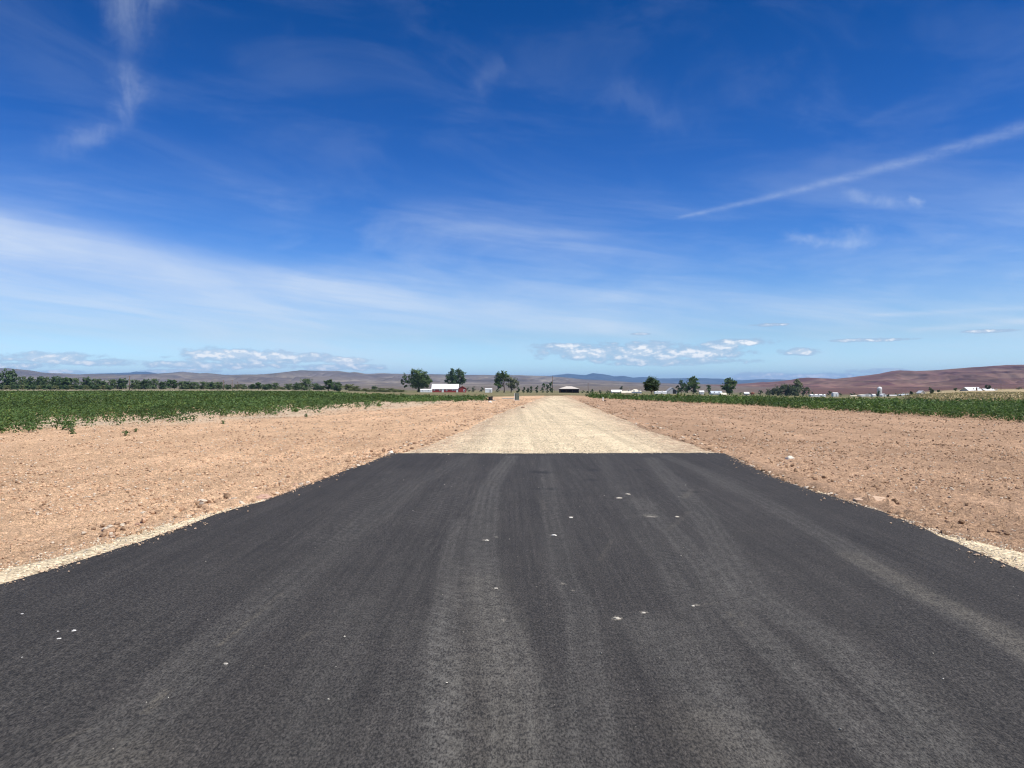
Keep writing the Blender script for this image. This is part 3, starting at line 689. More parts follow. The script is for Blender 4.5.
for (r0, r1, dens_, s0, s1) in [(3.5, 12, 900, 0.005, 0.034), (11, 24, 330, 0.010, 0.060), (23, 50, 46, 0.02, 0.085), (48, 85, 9, 0.04, 0.13)]:
    n = int(dens_ * 0.5 * (r1 ** 2 - r0 ** 2) * 1.56)
    r = np.sqrt(rng.uniform(r0 ** 2, r1 ** 2, n)); a = np.radians(rng.uniform(-45, 45, n))
    X, Y = r * np.sin(a), r * np.cos(a)
    ok = ((X < gravL(Y) - 0.02) | (X > gravR(Y) + 0.02)) & (fbm(X * 0.9, Y * 0.9, 3, 130) + rng.uniform(-0.25, 0.25, n) > 0.42)
    ok &= ~(inpoly(X, Y, CROP_L) & (polydist(X, Y, LNEAR) > 3)) & ~(inpoly(X, Y, CROP_R) & (polydist(X, Y, RNEAR) > 3))
    X, Y = X[ok], Y[ok]; PX.append(X); PY.append(Y); PS.append(s0 + (s1 - s0) * rng.random(len(X)) ** 3.2)
# heavier clods along the pavement edges and the gravel edges
for (fn, sgn, y0, y1, n, s1) in [(gravL, -1, 8.3, 17.7, 2000, 0.13), (gravR, 1, 7.8, 17.7, 2300, 0.12), (gravL, -1, 17.5, 70, 2600, 0.13), (gravR, 1, 17.5, 75, 2800, 0.13)]:
    Y = y0 + (y1 - y0) * rng.random(n) ** (1.0 if y1 < 20 else 1.3); X = fn(Y) + sgn * np.abs(rng.normal(0.0, 0.32, n)) - sgn * 0.02
    ok = fbm(X * 0.9, Y * 0.9, 3, 133) + rng.uniform(-0.12, 0.12, n) > 0.44; X, Y = X[ok], Y[ok]
    PX.append(X); PY.append(Y); PS.append(0.015 + (s1 - 0.015) * rng.random(len(X)) ** 2.5)
X, Y, Sz = map(np.concatenate, (PX, PY, PS))
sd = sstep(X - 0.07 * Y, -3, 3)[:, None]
base_c = np.array([0.62, 0.41, 0.26]) * (1 - sd) + np.array([0.47, 0.31, 0.195]) * sd  # clods repeat the soil's painted left-to-right light difference
cc = base_c * rng.uniform(0.62, 1.12, (len(X), 1)) * np.where(Sz > 0.055, rng.uniform(0.5, 0.95, len(X)), 1.0)[:, None]
pal = rng.random(len(X)) < 0.16; cc[pal] = np.array([0.58, 0.49, 0.38]) * rng.uniform(0.8, 1.15, (pal.sum(), 1))
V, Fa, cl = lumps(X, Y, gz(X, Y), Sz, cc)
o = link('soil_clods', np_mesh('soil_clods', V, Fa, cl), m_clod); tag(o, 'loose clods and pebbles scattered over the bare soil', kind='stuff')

PX, PY, PS = [], [], []
for (y0, y1, dens_, s0, s1) in [(Y_END + 0.05, 30, 90, 0.010, 0.035), (30, 60, 22, 0.02, 0.05)]:
    n = int(dens_ * (y1 - y0) * 8.5); Y = rng.uniform(y0, y1, n); q_ = rng.random(n)
    X = gravL(Y) + (gravR(Y) - gravL(Y)) * q_
    PX.append(X); PY.append(Y); PS.append(s0 + (s1 - s0) * rng.random(n) ** 2.5)
for (fn, fa, sgn, n) in [(gravL, asphL, -1, 3400), (gravR, asphR, 1, 4200)]:
    Y = rng.uniform(3.5, 11.0, n); e0 = fa(Y); wd = np.abs(fn(Y) - np.interp(Y, aLy if sgn < 0 else aRy, aLx if sgn < 0 else aRx)) + 0.06
    X = e0 + sgn * (0.02 + wd * rng.random(n) ** 1.2 * 1.15); PX.append(X); PY.append(Y); PS.append(0.006 + 0.020 * rng.random(n) ** 2)
X, Y, Sz = map(np.concatenate, (PX, PY, PS))
cc = np.array([0.78, 0.67, 0.50]) * rng.uniform(0.7, 1.1, (len(X), 1)); g_ = rng.random(len(X)) < 0.2; cc[g_] = np.array([0.38, 0.34, 0.29]) * rng.uniform(0.7, 1.2, (g_.sum(), 1))
V, Fa, cl = lumps(X, Y, np.full(len(X), -0.022) + terrain(X, Y), Sz, cc)
o = link('gravel_stones', np_mesh('gravel_stones', V, Fa, cl), m_stone); tag(o, 'loose cream crushed stones on the gravel road bed', kind='stuff')
# crumbs on the pavement
n = 260; Y = 2.6 + 15 * rng.random(n) ** 1.4; X = asphL(Y) + 0.4 + (asphR(Y) - asphL(Y) - 0.8) * np.clip(0.5 + rng.normal(0, 0.26, n), 0, 1)
gs_ = 0.005 + 0.012 * rng.random(n) ** 3; gc_ = np.array([0.5, 0.46, 0.38]) * rng.uniform(0.4, 1.3, (n, 1))
for (fn, sgn) in [(asphL, 1), (asphR, -1)]:         # dirt kicked onto the pavement's edge
    k_ = 1500; Y2 = 3.5 + 14.3 * rng.random(k_); X2 = fn(Y2) + sgn * (rng.exponential(0.07, k_) + 0.0)
    ok = fbm(Y2 * 1.4, X2 * 0 + sgn, 3, 171) + rng.uniform(-.1, .1, k_) > 0.46; X2, Y2 = X2[ok], Y2[ok]
    X = np.concatenate([X, X2]); Y = np.concatenate([Y, Y2]); gs_ = np.concatenate([gs_, 0.006 + 0.034 * rng.random(len(X2)) ** 3]); gc_ = np.concatenate([gc_, np.array([0.52, 0.37, 0.25]) * rng.uniform(0.6, 1.2, (len(X2), 1))])
k_ = 500; q_ = rng.random(k_); Y2 = Y_END - rng.exponential(0.10, k_); X2 = asphL(Y2) + (asphR(Y2) - asphL(Y2)) * q_
X = np.concatenate([X, X2]); Y = np.concatenate([Y, Y2]); gs_ = np.concatenate([gs_, 0.008 + 0.03 * rng.random(k_) ** 3]); gc_ = np.concatenate([gc_, np.array([0.72, 0.62, 0.46]) * rng.uniform(0.6, 1.1, (k_, 1))])
V, Fa, cl = lumps(X, Y, np.full(len(X), 0.0), gs_, gc_)
o = link('grit', np_mesh('grit', V, Fa, cl), m_stone); tag(o, 'fine pale grit scattered over the dark asphalt', kind='stuff')

gp = 'pale stones lying on the asphalt'
def stone(px, py, wpx, label, col, flat=0.5, z=0.0, cat='stone', group=None, name='stone'):
    X, Y = ground(px, py, z); s = wpx / F * Y * (0.72 if group == gp else 1.0)
    seedv = Vector((px, py, 3.0))
    import bmesh
    bm = bmesh.new(); bmesh.ops.create_icosphere(bm, subdivisions=3, radius=0.5)
    from mathutils import noise as mn
    for vv in bm.verts:
        d = vv.co.normalized(); k = 1 + 0.45 * (mn.noise(d * 1.3 + seedv) ) + 0.16 * mn.noise(d * 4 + seedv)
        vv.co = Vector((d.x * 0.5 * k, d.y * 0.40 * k, max(d.z * 0.5 * flat * k, -0.12 * flat)))
    me = bpy.data.meshes.new(name); bm.to_mesh(me); bm.free()
    a = me.color_attributes.new('tint', 'FLOAT_COLOR', 'POINT')
    for i in range(len(me.vertices)): a.data[i].color = (*col, 1)
    ob = link(name, me, m_stone); ob.location = (X, Y, z + 0.05 * s); ob.scale = (s, s, s); ob.rotation_euler = (0, 0, (px * 7 % 13) * 0.12 - 0.7)
    return tag(ob, label, cat, group)
WHT = (0.74, 0.70, 0.62)
stone(571, 518, 6, 'pale flat stone on the asphalt, the farther of two bright ones near the middle', WHT, 0.35, group=gp)
stone(554, 535.5, 7, 'pale flat stone on the asphalt, the nearer of two bright ones near the middle', WHT, 0.35, group=gp)
stone(628, 494.5, 7, 'thin pale stone flake on the asphalt, farther of a slanting pair', (0.50, 0.45, 0.37), 0.3, group=gp)
stone(619, 498.5, 8, 'thin pale stone flake on the asphalt, nearer of a slanting pair', (0.50, 0.45, 0.37), 0.3, group=gp)
stone(677, 517, 6, 'small pale flake beside the chalky smear on the right of the asphalt', (0.50, 0.45, 0.37), 0.3, group=gp)
stone(487, 540.5, 5, 'pale chip at the top of the light wheel track left of centre', (0.6, 0.56, 0.48), 0.4, group=gp)
stone(74, 631, 5.5, 'bright white pebble with a dark shadow on the left side of the asphalt', (0.66, 0.64, 0.6), 0.5, group=gp)
stone(59, 639, 5, 'white pebble nearest the viewer in the trio at the asphalt left', (0.6, 0.58, 0.54), 0.45, group=gp)
stone(58, 631.5, 3.5, 'smallest dull pebble in the trio at the asphalt left', (0.5, 0.48, 0.44), 0.45, group=gp)
stone(22, 614, 4, 'grey chip on dark asphalt near its left edge, beyond the pebble trio', (0.42, 0.41, 0.4), 0.4, group=gp)
stone(22, 657.5, 3, 'tiny chip on dark asphalt, closer to the viewer than the pebble trio', (0.5, 0.49, 0.46), 0.4, group=gp)
stone(226, 664, 5.5, 'lone beige stone left of centre on the asphalt near the brownish patch', (0.45, 0.42, 0.37), 0.4, group=gp)
stone(617, 618.5, 9, 'widest pale flake in the near middle of the asphalt', (0.46, 0.42, 0.35), 0.25, group=gp)
stone(644, 613, 5, 'small pale chip just right of the widest flake on the asphalt', (0.50, 0.46, 0.39), 0.35, group=gp)
stone(693, 606, 5, 'pale chip at the end of a curved scratch on the asphalt', (0.50, 0.46, 0.39), 0.35, group=gp)
stone(496, 588.5, 5, 'pale chip in the light wheel track, lower end of its chip trail', (0.50, 0.46, 0.39), 0.35, group=gp)
gs = 'stones lying on the bare soil'
stone(790, 459.5, 9, 'cream rock with a dark shaded side on the soil right of the asphalt', (0.74, 0.66, 0.54), 0.62, -0.05, group=gs, name='rock')
stone(872, 501, 34, 'long flat slab of pale dried mud at the right asphalt edge', (0.55, 0.39, 0.27), 0.14, -0.02, group=gs, name='mud_slab')
stone(911, 511, 12, 'brown clod of earth beyond the flat mud slab, right of the asphalt', (0.34, 0.21, 0.14), 0.55, -0.04, group=gs, name='clod')
stone(943, 518, 9, 'pinkish angular rock in the soil near the right frame edge', (0.52, 0.36, 0.26), 0.6, -0.04, group=gs, name='rock')
stone(250, 496.5, 9, 'largest dark clod in the rubble along the left asphalt edge', (0.36, 0.23, 0.16), 0.6, -0.03, group=gs, name='clod')
stone(242, 503, 7, 'dark clod touching the left asphalt edge below the biggest clod', (0.36, 0.23, 0.16), 0.6, -0.03, group=gs, name='clod')
stone(263, 498, 16, 'flat pink brown lump of earth lapping onto the left asphalt edge', (0.47, 0.30, 0.22), 0.3, -0.01, group=gs, name='clod')
stone(295, 485.5, 6, 'rounded clod at the left asphalt edge nearest the gravel', (0.40, 0.26, 0.18), 0.7, -0.02, group=gs, name='clod')
stone(112, 537, 6, 'dark clod on soil beside the pale gravel fringe at left', (0.36, 0.23, 0.16), 0.6, -0.04, group=gs, name='clod')
stone(138, 525, 6, 'dark clod farther along the soil than the pale gravel fringe at left', (0.36, 0.23, 0.16), 0.6, -0.04, group=gs, name='clod')
stone(391, 452.8, 5, 'white rock at the far left corner of the asphalt', (0.70, 0.64, 0.55), 0.7, -0.02, group=gs, name='rock')
stone(410, 445.5, 5, 'dark clod on the left rim of the gravel road', (0.20, 0.13, 0.09), 0.6, -0.02, group=gs, name='clod')
stone(741, 459, 6, 'dark clod at the far right corner of the asphalt', (0.25, 0.17, 0.11), 0.6, -0.02, group=gs, name='clod')
stone(771, 473, 5, 'whitish rock against the right asphalt edge', (0.66, 0.58, 0.48), 0.6, -0.02, group=gs, name='rock')
stone(523, 408, 3.5, 'dark stone on the left rim of the distant gravel road', (0.25, 0.17, 0.12), 0.7, -0.02, group=gs, name='rock')
stone(490, 402.3, 3.5, 'white stone on the soil in front of the black box', (0.75, 0.72, 0.66), 0.7, -0.03, group=gs, name='rock')

# ------------------------------------------------------------------ leaves
def leaf_quads(P, nrm, size, cols, aspect=0.6):
    """one bent-less leaf blade (quad) per point"""
    n = len(P); r = rng.normal(size=(n, 3)); e1 = np.cross(nrm, r); e1 /= np.linalg.norm(e1, axis=1)[:, None] + 1e-9
    e2 = np.cross(nrm, e1); e2 /= np.linalg.norm(e2, axis=1)[:, None] + 1e-9
    a = e1 * size[:, None] * 0.5; b = e2 * size[:, None] * 0.5 * aspect
    V = np.stack([P - a, P - 0.1 * a + b, P + a, P - 0.1 * a - b], 1).reshape(-1, 3)
    Fa = np.arange(n * 4).reshape(-1, 4)
    return V, Fa, np.repeat(cols, 4, 0)

# ------------------------------------------------------------------ crop
def crop(name, P, near_line, Rmax, label, sparse, base_col, hgt):
    VV, FF, CC, off = [], [], [], 0
    for (r0, r1, dens_, nl, ls) in [(20, 42, 9.0, 26, 0.085), (42, 70, 6.5, 14, 0.13), (70, Rmax, 4.2, 9, 0.20)]:
        xs = [a for a, b in P]; x0, x1 = max(min(xs), -0.86 * r1), min(max(xs), 0.86 * r1)
        n = int((x1 - x0) * (r1 - r0) * dens_)
        X = rng.uniform(x0, x1, n); Y = rng.uniform(r0, r1, n)
        X = X + 0.0
        ins = inpoly(X, Y, P); dist = polydist(X, Y, near_line)
        sgn = np.where(ins, dist, -dist)
        rag = 2.2 * (fbm(X * 0.5, Y * 0.5, 4, 140) - 0.5)
        if sparse:      # thin broken stand along the edge
            w_ = sstep(Y, 27, 36) * (1 - sstep(Y, 62, 78))
            prob = sstep(sgn + rag, -0.6 - 0.6 * w_, 0.5 + 22.0 * w_ * fbm(X * 0.25 + 3, Y * 0.12, 3, 143))
            prob = prob * np.where(sgn < 11 * w_, sstep(fbm(X * 0.7, Y * 0.35, 3, 144), 0.36, 0.56), 1)
            ok = (np.abs(X) < 0.84 * Y) & (rng.random(n) < prob) & (sgn > -1.6) & (ins | (dist < 1.6))
        else:
            ok = (np.abs(X) < 0.84 * Y) & ins & (sgn + 0.4 * rag > 0.15)
        ok &= (fbm(X * 0.8, Y * 0.8, 3, 147) > 0.20)
        X, Y, sgn = X[ok], Y[ok], sgn[ok]; n = len(X)
        h = hgt * rng.uniform(0.6, 1.15, n) * (0.55 + 0.45 * sstep(sgn, -0.5, 2.0)) * (0.8 + 0.4 * fbm(X * 0.3, Y * 0.3, 3, 149))
        plant = np.repeat(np.arange(n), nl); k = len(plant)
        a = rng.uniform(0, 6.283, k); rr = rng.random(k) ** 0.5 * (0.22 + 0.10 * (ls / 0.085 - 1)) ; zz = rng.random(k) ** 0.6
        Pp = np.stack([X[plant] + rr * np.cos(a), Y[plant] + rr * np.sin(a), terrain(X, Y)[plant] - 0.05 + h[plant] * zz * (1.1 - 0.5 * (rr / 0.4) ** 2)], -1)
        nr_ = np.stack([np.cos(a) * 0.7, np.sin(a) * 0.7, np.full(k, 0.8)], -1) + rng.normal(0, 0.45, (k, 3))
        size = ls * rng.uniform(0.6, 1.5, k)
        pc = base_col * (0.45 + 1.1 * fbm(X * 0.22, Y * 0.14, 4, 151))[:, None]
        yel = (rng.random(n) < 0.12)[:, None]; pc = np.where(yel, pc * np.array([1.7, 1.35, 1.1]), pc)
        cc = pc[plant] * rng.uniform(0.65, 1.5, (k, 1))
        V, Fa, cl = leaf_quads(Pp, nr_, size, cc, 0.62)
        VV.append(V); FF.append(Fa + off); CC.append(cl); off += len(V)
    ob = link(name, np_mesh(name, np.concatenate(VV), np.concatenate(FF), np.concatenate(CC)), m_crop)
    return tag(ob, label, kind='stuff')
crop('crop_field', CROP_L, LNEAR, 157, 'low leafy green crop filling the field on the left', True, np.array([0.060, 0.102, 0.029]), 0.46)
crop('crop_field', CROP_R, RNEAR, 101, 'dark leafy green crop strip along the right side', False, np.array([0.054, 0.094, 0.025]), 0.56)

# weeds that stand alone on the soil
def weed(px, py, h, label):
    X, Y = ground(px, py, -0.04); n = 70
    a = rng.uniform(0, 6.28, n); rr = rng.random(n) ** 0.9 * h * 0.55; zz = rng.random(n)
    P = np.stack([rr * np.cos(a), rr * np.sin(a), h * zz * (1 - 0.5 * rr / h)], -1)
    V, Fa, cl = leaf_quads(P, np.stack([np.cos(a), np.sin(a), np.ones(n)], -1) + rng.normal(0, .4, (n, 3)), h * rng.uniform(.25, .5, n), np.array([0.07, 0.11, 0.035]) * rng.uniform(.6, 1.5, (n, 1)), .5)
    ob = link('weed', np_mesh('weed', V, Fa, cl), m_crop); ob.location = (X, Y, -0.05)
    return tag(ob, label, 'plant', 'weeds on the bare soil')
weed(72, 434, 0.22, 'low green weed on soil just outside the crop at far left')
weed(126, 436.5, 0.20, 'lone upright green weed on bare soil, nearest the viewer')
weed(36 + 100, 432, 0.14, 'flat green weed on soil behind the lone upright weed')
weed(223, 424, 0.18, 'small green weed between crop edge and graded soil, middle left')
weed(306, 417, 0.2, 'green weed tuft on the pale strip at the crop corner')

# ------------------------------------------------------------------ trees
def crown_mesh(lobes, n, ls, col, gap=0.35, jit=0.25):
    """leaf clumps spread through the lobes' volume; sizes in metres"""
    vol = np.array([l[3] * l[4] * l[5] for l in lobes]) ** 0.75; pr = vol / vol.sum()
    VV, CC, NN, SS = [], [], [], []
    for l, pk in zip(lobes, pr):
        k = max(int(n * pk), 20); nclump = max(int(k / 22), 4)
        d = rng.normal(size=(nclump, 3)); d /= np.linalg.norm(d, axis=1)[:, None]
        cr = rng.random(nclump) ** 0.45
        cen = np.array(l[:3]) + d * cr[:, None] * np.array(l[3:6])
        own = rng.integers(0, nclump, k)
        csz = 0.36 * (l[3] * l[4] * l[5]) ** (1 / 3)
        P = cen[own] + rng.normal(0, csz * 0.55, (k, 3)) * np.array([1, 1, 0.75])
        nr_ = d[own] * 0.6 + np.array([0, 0, 0.5]) + rng.normal(0, 0.6, (k, 3))
        tint = rng.uniform(0.7, 2.1, nclump)[own] * rng.uniform(0.75, 1.35, k)
        VV.append(P); NN.append(nr_); SS.append(ls * rng.uniform(0.6, 1.4, k)); CC.append(np.array(col)[None] * tint[:, None])
    return leaf_quads(np.concatenate(VV), np.concatenate(NN), np.concatenate(SS), np.concatenate(CC), 0.75)
def trunk_mb(h, r, lobes, lean=0.0):
    mb = MB(); top = (lean * h, 0, h * 0.62)
    mb.tube([(0, 0, -0.4), (0.02 * h, 0, h * 0.15), (lean * h * 0.6, 0.01 * h, h * 0.38), top], [r * 1.5, r, r * 0.75, r * 0.4], 8)
    for l in lobes[:7]:
        z0 = h * random.uniform(0.2, 0.4)
        mid = (l[0] * 0.5, l[1] * 0.5, (z0 + l[2]) * 0.5 + 0.03 * h)
        mb.tube([(0, 0, z0), mid, (l[0] * 0.95, l[1] * 0.95, l[2] + 0.2 * l[5])], [r * 0.55, r * 0.32, r * 0.1], 6)
    return mb
def tree(name, loc, h, lobes, col, label, cat='tree', group=None, n=1500, ls=None, r=None, trunk=True):
    """lobes in fractions of the height"""
    L = [tuple(c * h for c in l) for l in lobes]
    root = empty(name, loc); tag(root, label, cat, group)
    V, Fa, cl = crown_mesh(L, int(n * 1.7), (ls or h * 0.055) * 1.35, col)
    V[:, 2] = np.maximum(V[:, 2], 0.0)
    link('crown', np_mesh('crown', V, Fa, cl), m_leaf, root)
    trunk_mb(h, r or h * 0.022, L).build('trunk', m_bark, root, True)
    return root
def rl(n, w, z0, z1, s, seed):
    """random lobes for a crown of half width w between z0 and z1"""
    rs = random.Random(seed); out = []
    for i in range(n):
        z = z0 + (z1 - z0) * (i + rs.random()) / n; f = math.sin(math.pi * min(max((z - z0) / (z1 - z0) * 0.75 + 0.2, 0), 1))
        a = rs.uniform(0, 6.28); d = w * f * rs.uniform(0.25, 0.72)
        q_ = s * rs.uniform(0.75, 1.25)
        out.append((d * math.cos(a), d * math.sin(a), z, q_, q_, q_ * 0.85))
    return out
GRN, DRK, OLV, GRY = (0.070, 0.105, 0.036), (0.046, 0.078, 0.034), (0.115, 0.128, 0.045), (0.110, 0.115, 0.068)
def hpx(py_top, px, Y):
    """tree height so that its top stands at the given elevation"""
    return (384 - py_top) / F * Y + EYE - float(terrain((px - 512) / F * Y, Y))

def spot(px, Y): return at(px, Y)
# the three big trees by the red barn
h = hpx(367.5, 416, 580)
tree('tree', at(418, 580), h, [(0, 0, .62, .30, .3, .28), (-.12, 0, .78, .18, .2, .18), (.22, 0, .62, .22, .22, .2), (.42, .0, .50, .17, .2, .17), (-.28, 0, .5, .16, .2, .2), (0, 0, .35, .36, .3, .2), (.25, 0, .36, .24, .3, .18), (-.52, 0, .58, .10, .1, .22), (-.62, 0, .42, .07, .1, .16), (-.5, 0, .25, .06, .1, .1)],
     GRN, 'broad dark green tree left of the red barn, the widest in view', n=3200, ls=0.75, group='big trees around the red barn')
h = hpx(367.3, 456, 640)
tree('tree', at(456, 640), h, [(0, 0, .60, .28, .28, .26), (-.18, 0, .80, .13, .15, .17), (.12, 0, .84, .14, .15, .15), (.25, 0, .66, .16, .2, .18), (-.30, 0, .58, .15, .2, .16), (.30, 0, .42, .16, .2, .14), (-.1, 0, .38, .28, .3, .18), (-.36, 0, .42, .1, .12, .1)],
     DRK, 'tall dark tree rising behind the white roof of the red barn', n=2400, ls=0.7, group='big trees around the red barn')
h = hpx(370.5, 500, 560)
tree('tree', at(504, 560), h, [(-.25, 0, .66, .22, .2, .26), (-.12, 0, .82, .15, .15, .16), (.05, 0, .72, .18, .2, .2), (-.25, 0, .4, .18, .2, .2)],
     GRN, 'greyish loose crowned tree between the red barn and the open shed', n=1300, ls=0.7, group='big trees around the red barn')
tree('tree', at(511, 552), h * 0.82, [(0, 0, .6, .30, .25, .25), (.28, 0, .55, .2, .2, .2), (.0, 0, .35, .3, .3, .2), (-.2, 0, .75, .2, .2, .15)],
     GRY, 'grey green airy tree with a sagging right side, left of the shed', n=900, ls=0.6, group='big trees around the red barn')
# round young tree standing on the crop strip
h = hpx(376.2, 651, 88) 
tree('young_tree', at(651.5, 88), h, [(0, 0, .72, .24, .24, .25), (-.20, 0, .62, .17, .18, .18), (.16, 0, .64, .18, .2, .2), (0, 0, .5, .26, .26, .15), (-.12, 0, .42, .16, .2, .12), (.18, 0, .44, .16, .2, .12)],
     (0.030, 0.052, 0.026), 'small round dark tree with a bare thin trunk at the crop strip', n=2600, ls=0.11, r=0.045)
gr_ = 'trees among the farm buildings on the right'
def quick(px, Y, top, wpx, col, label, group=None, seed=0, n=900, z0=0.22, name='tree', lob=8, cat='tree'):
    h = hpx(top, px, Y); w_ = wpx / 2 / F * Y / h
    return tree(name, at(px, Y), h, rl(lob, w_, z0, 0.86, min(w_, 0.32) * 0.62, seed), col, label, cat, group, n, ls=max(0.32, h * 0.055))
quick(681, 560, 380.6, 15, DRK, 'squat dark tree, leftmost of the clump right of the young tree', gr_, 3, 900)
quick(693, 570, 375.6, 18, GRN, 'tallest lumpy tree in the clump right of the young tree', gr_, 4, 1300, 0.2)
quick(709, 590, 384.6, 10, DRK, 'low dark tree left of the long blue grey building', gr_, 5, 600)
quick(729.5, 560, 377.3, 20, GRN, 'big rounded tree just right of the long blue grey building', gr_, 6, 1600, 0.18, lob=12)
quick(760, 600, 389.8, 8, DRK, 'small dark bush left of the wide grey green bush', gr_, 7, 400, name='shrub', cat='shrub')
h = hpx(383.4, 784, 590)
tree('shrub', at(785, 590), h, [(-1.15, 0, .28, .34, .4, .28), (-.75, 0, .42, .36, .4, .36), (-.35, 0, .55, .40, .4, .38), (.05, 0, .62, .38, .4, .34), (.45, 0, .60, .40, .4, .36), (.85, 0, .45, .38, .4, .38), (-.5, 0, .25, .5, .4, .25), (.2, 0, .28, .5, .4, .28), (.8, 0, .22, .45, .4, .22)],
     (0.065, 0.078, 0.045), 'low wide dark green bush at the foot of the red hills', 'shrub', gr_, 2600, ls=0.6)
quick(797, 600, 377.6, 14, GRY, 'tall grey green tree rising at the start of the red hills', gr_, 9, 1000, 0.15)
quick(806, 606, 385.4, 13, GRY, 'pale grey bush behind the long white shed', gr_, 10, 800, 0.1, name='shrub', cat='shrub')
quick(829, 620, 390.5, 8, DRK, 'dark bush between the long white shed and white block', gr_, 11, 400, name='shrub', cat='shrub')
quick(853, 640, 392.5, 10, DRK, 'dark bush left of the pale dome roofed shed', gr_, 12, 400, name='shrub', cat='shrub')
quick(878, 560, 391.2, 5, DRK, 'dark bush standing right in front of the silo', gr_, 13, 300, name='shrub', cat='shrub')
for i, (px, top, wp, lb) in enumerate([(888.5, 394.2, 3.5, 'narrow dark conifer nearest the silo'), (900, 394.6, 3.5, 'short narrow dark conifer in front of the grey blue shed'), (911, 390.8, 4, 'tallest narrow dark conifer right of the grey blue shed')]):
    quick(px, 420, top, wp, (0.030, 0.044, 0.026), lb, 'narrow conifers in front of the farm sheds', 20 + i, 420, 0.08, 'conifer')
quick(931, 300, 387.6, 6, (0.08, 0.09, 0.06), 'grey shrub at the left end of the yellow grass', gr_, 24, 600, 0.05, name='shrub', cat='shrub')
quick(939, 520, 389.5, 9, DRK, 'low dark bush behind the yellow grass', gr_, 25, 400, 0.05, name='shrub', cat='shrub')
quick(955.5, 500, 387.5, 4, DRK, 'thin dark tree on the yellow rise left of the farmhouse', gr_, 26, 350)
quick(986.5, 440, 384.6, 12, (0.034, 0.038, 0.032), 'dark purple leaved tree between the two white farmhouse roofs', gr_, 27, 900, 0.2)
quick(963, 470, 391.0, 5, DRK, 'small dark bush left of the farmhouse on the rise', gr_, 28, 300, name='shrub', cat='shrub')
quick(621.5, 620, 386.0, 5, (0.025, 0.035, 0.025), 'dark tree poking up behind the low white roofs', gr_, 29, 500)
quick(1019, 480, 386.8, 5, GRY, 'faint grey tree at the right frame edge on the yellow rise', gr_, 30, 300)
# centre: conifers and scrub along the lane
gc = 'small trees left of the open shed'
for i, (px, top, wp, Y) in enumerate([(543, 382.0, 5, 470), (547.5, 383.0, 4, 480), (551, 381.6, 4.5, 465), (537, 385, 4, 480), (524, 386, 3, 500), (531, 385.8, 3.5, 500), (518, 386.2, 3.5, 500), (528, 387.2, 3, 500)]):
    quick(px, Y, top, wp, DRK, 'dark small conifer in the short row left of the open shed', gc, 40 + i, 380, 0.06, 'conifer')
for i, (px, top, wp, Y) in enumerate([(474, 386.5, 9, 620), (482, 386.8, 8, 620), (468, 387.5, 7, 630), (498, 388.2, 6, 600)]):
    quick(px, Y, top, wp, (0.06, 0.085, 0.055), 'low bluish green tree in the hedge right of the red barn', 'low trees right of the red barn', 60 + i, 350, 0.08)
for i, (px, top, wp, Y) in enumerate([(592, 388.6, 6, 560), (600, 390, 6, 560), (608, 390.4, 6, 560), (583, 390.2, 5, 560), (587.5, 391, 4, 540)]):
    quick(px, Y, top, wp, DRK, 'low dark bush in the line right of the open shed', 'low bushes right of the open shed', 70 + i, 250, 0.05, 'shrub', cat='shrub')
for i, (px, top, wp, Y) in enumerate([(741, 392, 7, 640), (752, 392, 7, 650), (768, 391, 8, 650), (869, 392.6, 6, 640), (896, 393.2, 6, 640), (917, 392.5, 6, 560), (840, 392.5, 6, 660), (812, 391.5, 6, 660)]):
    quick(px, Y, top, wp, DRK, 'low dark bush scattered between the distant white farm sheds', 'low bushes between the distant farm sheds', 80 + i, 220, 0.05, 'shrub', cat='shrub')

# the long row behind the left field: a few kinds, copied
ROW = 'trees in the long row behind the left crop field'
def proto(seed, w_, lob, col, z0=0.15, n=900, sz=0.55):
    return tree('tree', (0, -500, 0), 1.0, rl(lob, w_, z0, 0.88, w_ * sz, seed), col, 'x', 'tree', ROW, n, ls=0.075, r=0.025)
kinds = {'round': (proto(101, 0.52, 9, (0.058, 0.094, 0.040)), 'rounded dark green tree in the long far row behind the left crop field'),
         'wide': (proto(102, 0.75, 11, (0.078, 0.110, 0.046)), 'wide mid green tree in the long far row behind the left crop field'),
         'slim': (proto(103, 0.30, 8, (0.062, 0.100, 0.038)), 'slim upright green tree in the long far row behind the left crop field'),
         'olive': (proto(104, 0.70, 9, (0.120, 0.130, 0.055)), 'olive yellow bushy tree in the long far row behind the left crop field')}
used = set()
def row(px, top, wpx, Y, kind, label=None, rz=None):
    pr_, lb = kinds[kind]
    r_ = pr_ if kind not in used else copy_tree(pr_)
    used.add(kind)
    h_ = hpx(top - 0.4, px, Y); ww = 1.28 * wpx / 2 / F * Y / {'round': .56, 'wide': .80, 'slim': .34, 'olive': .74}[kind]
    r_.location = at(px, Y); r_.scale = (ww, ww, h_); r_.rotation_euler = (0, 0, random.uniform(0, 6.28) if rz is None else rz)
    r_['label'] = label or lb
    return r_
row(9.5, 370.6, 16, 600, 'round', 'tallest tree of the far row, standing at the left frame edge')
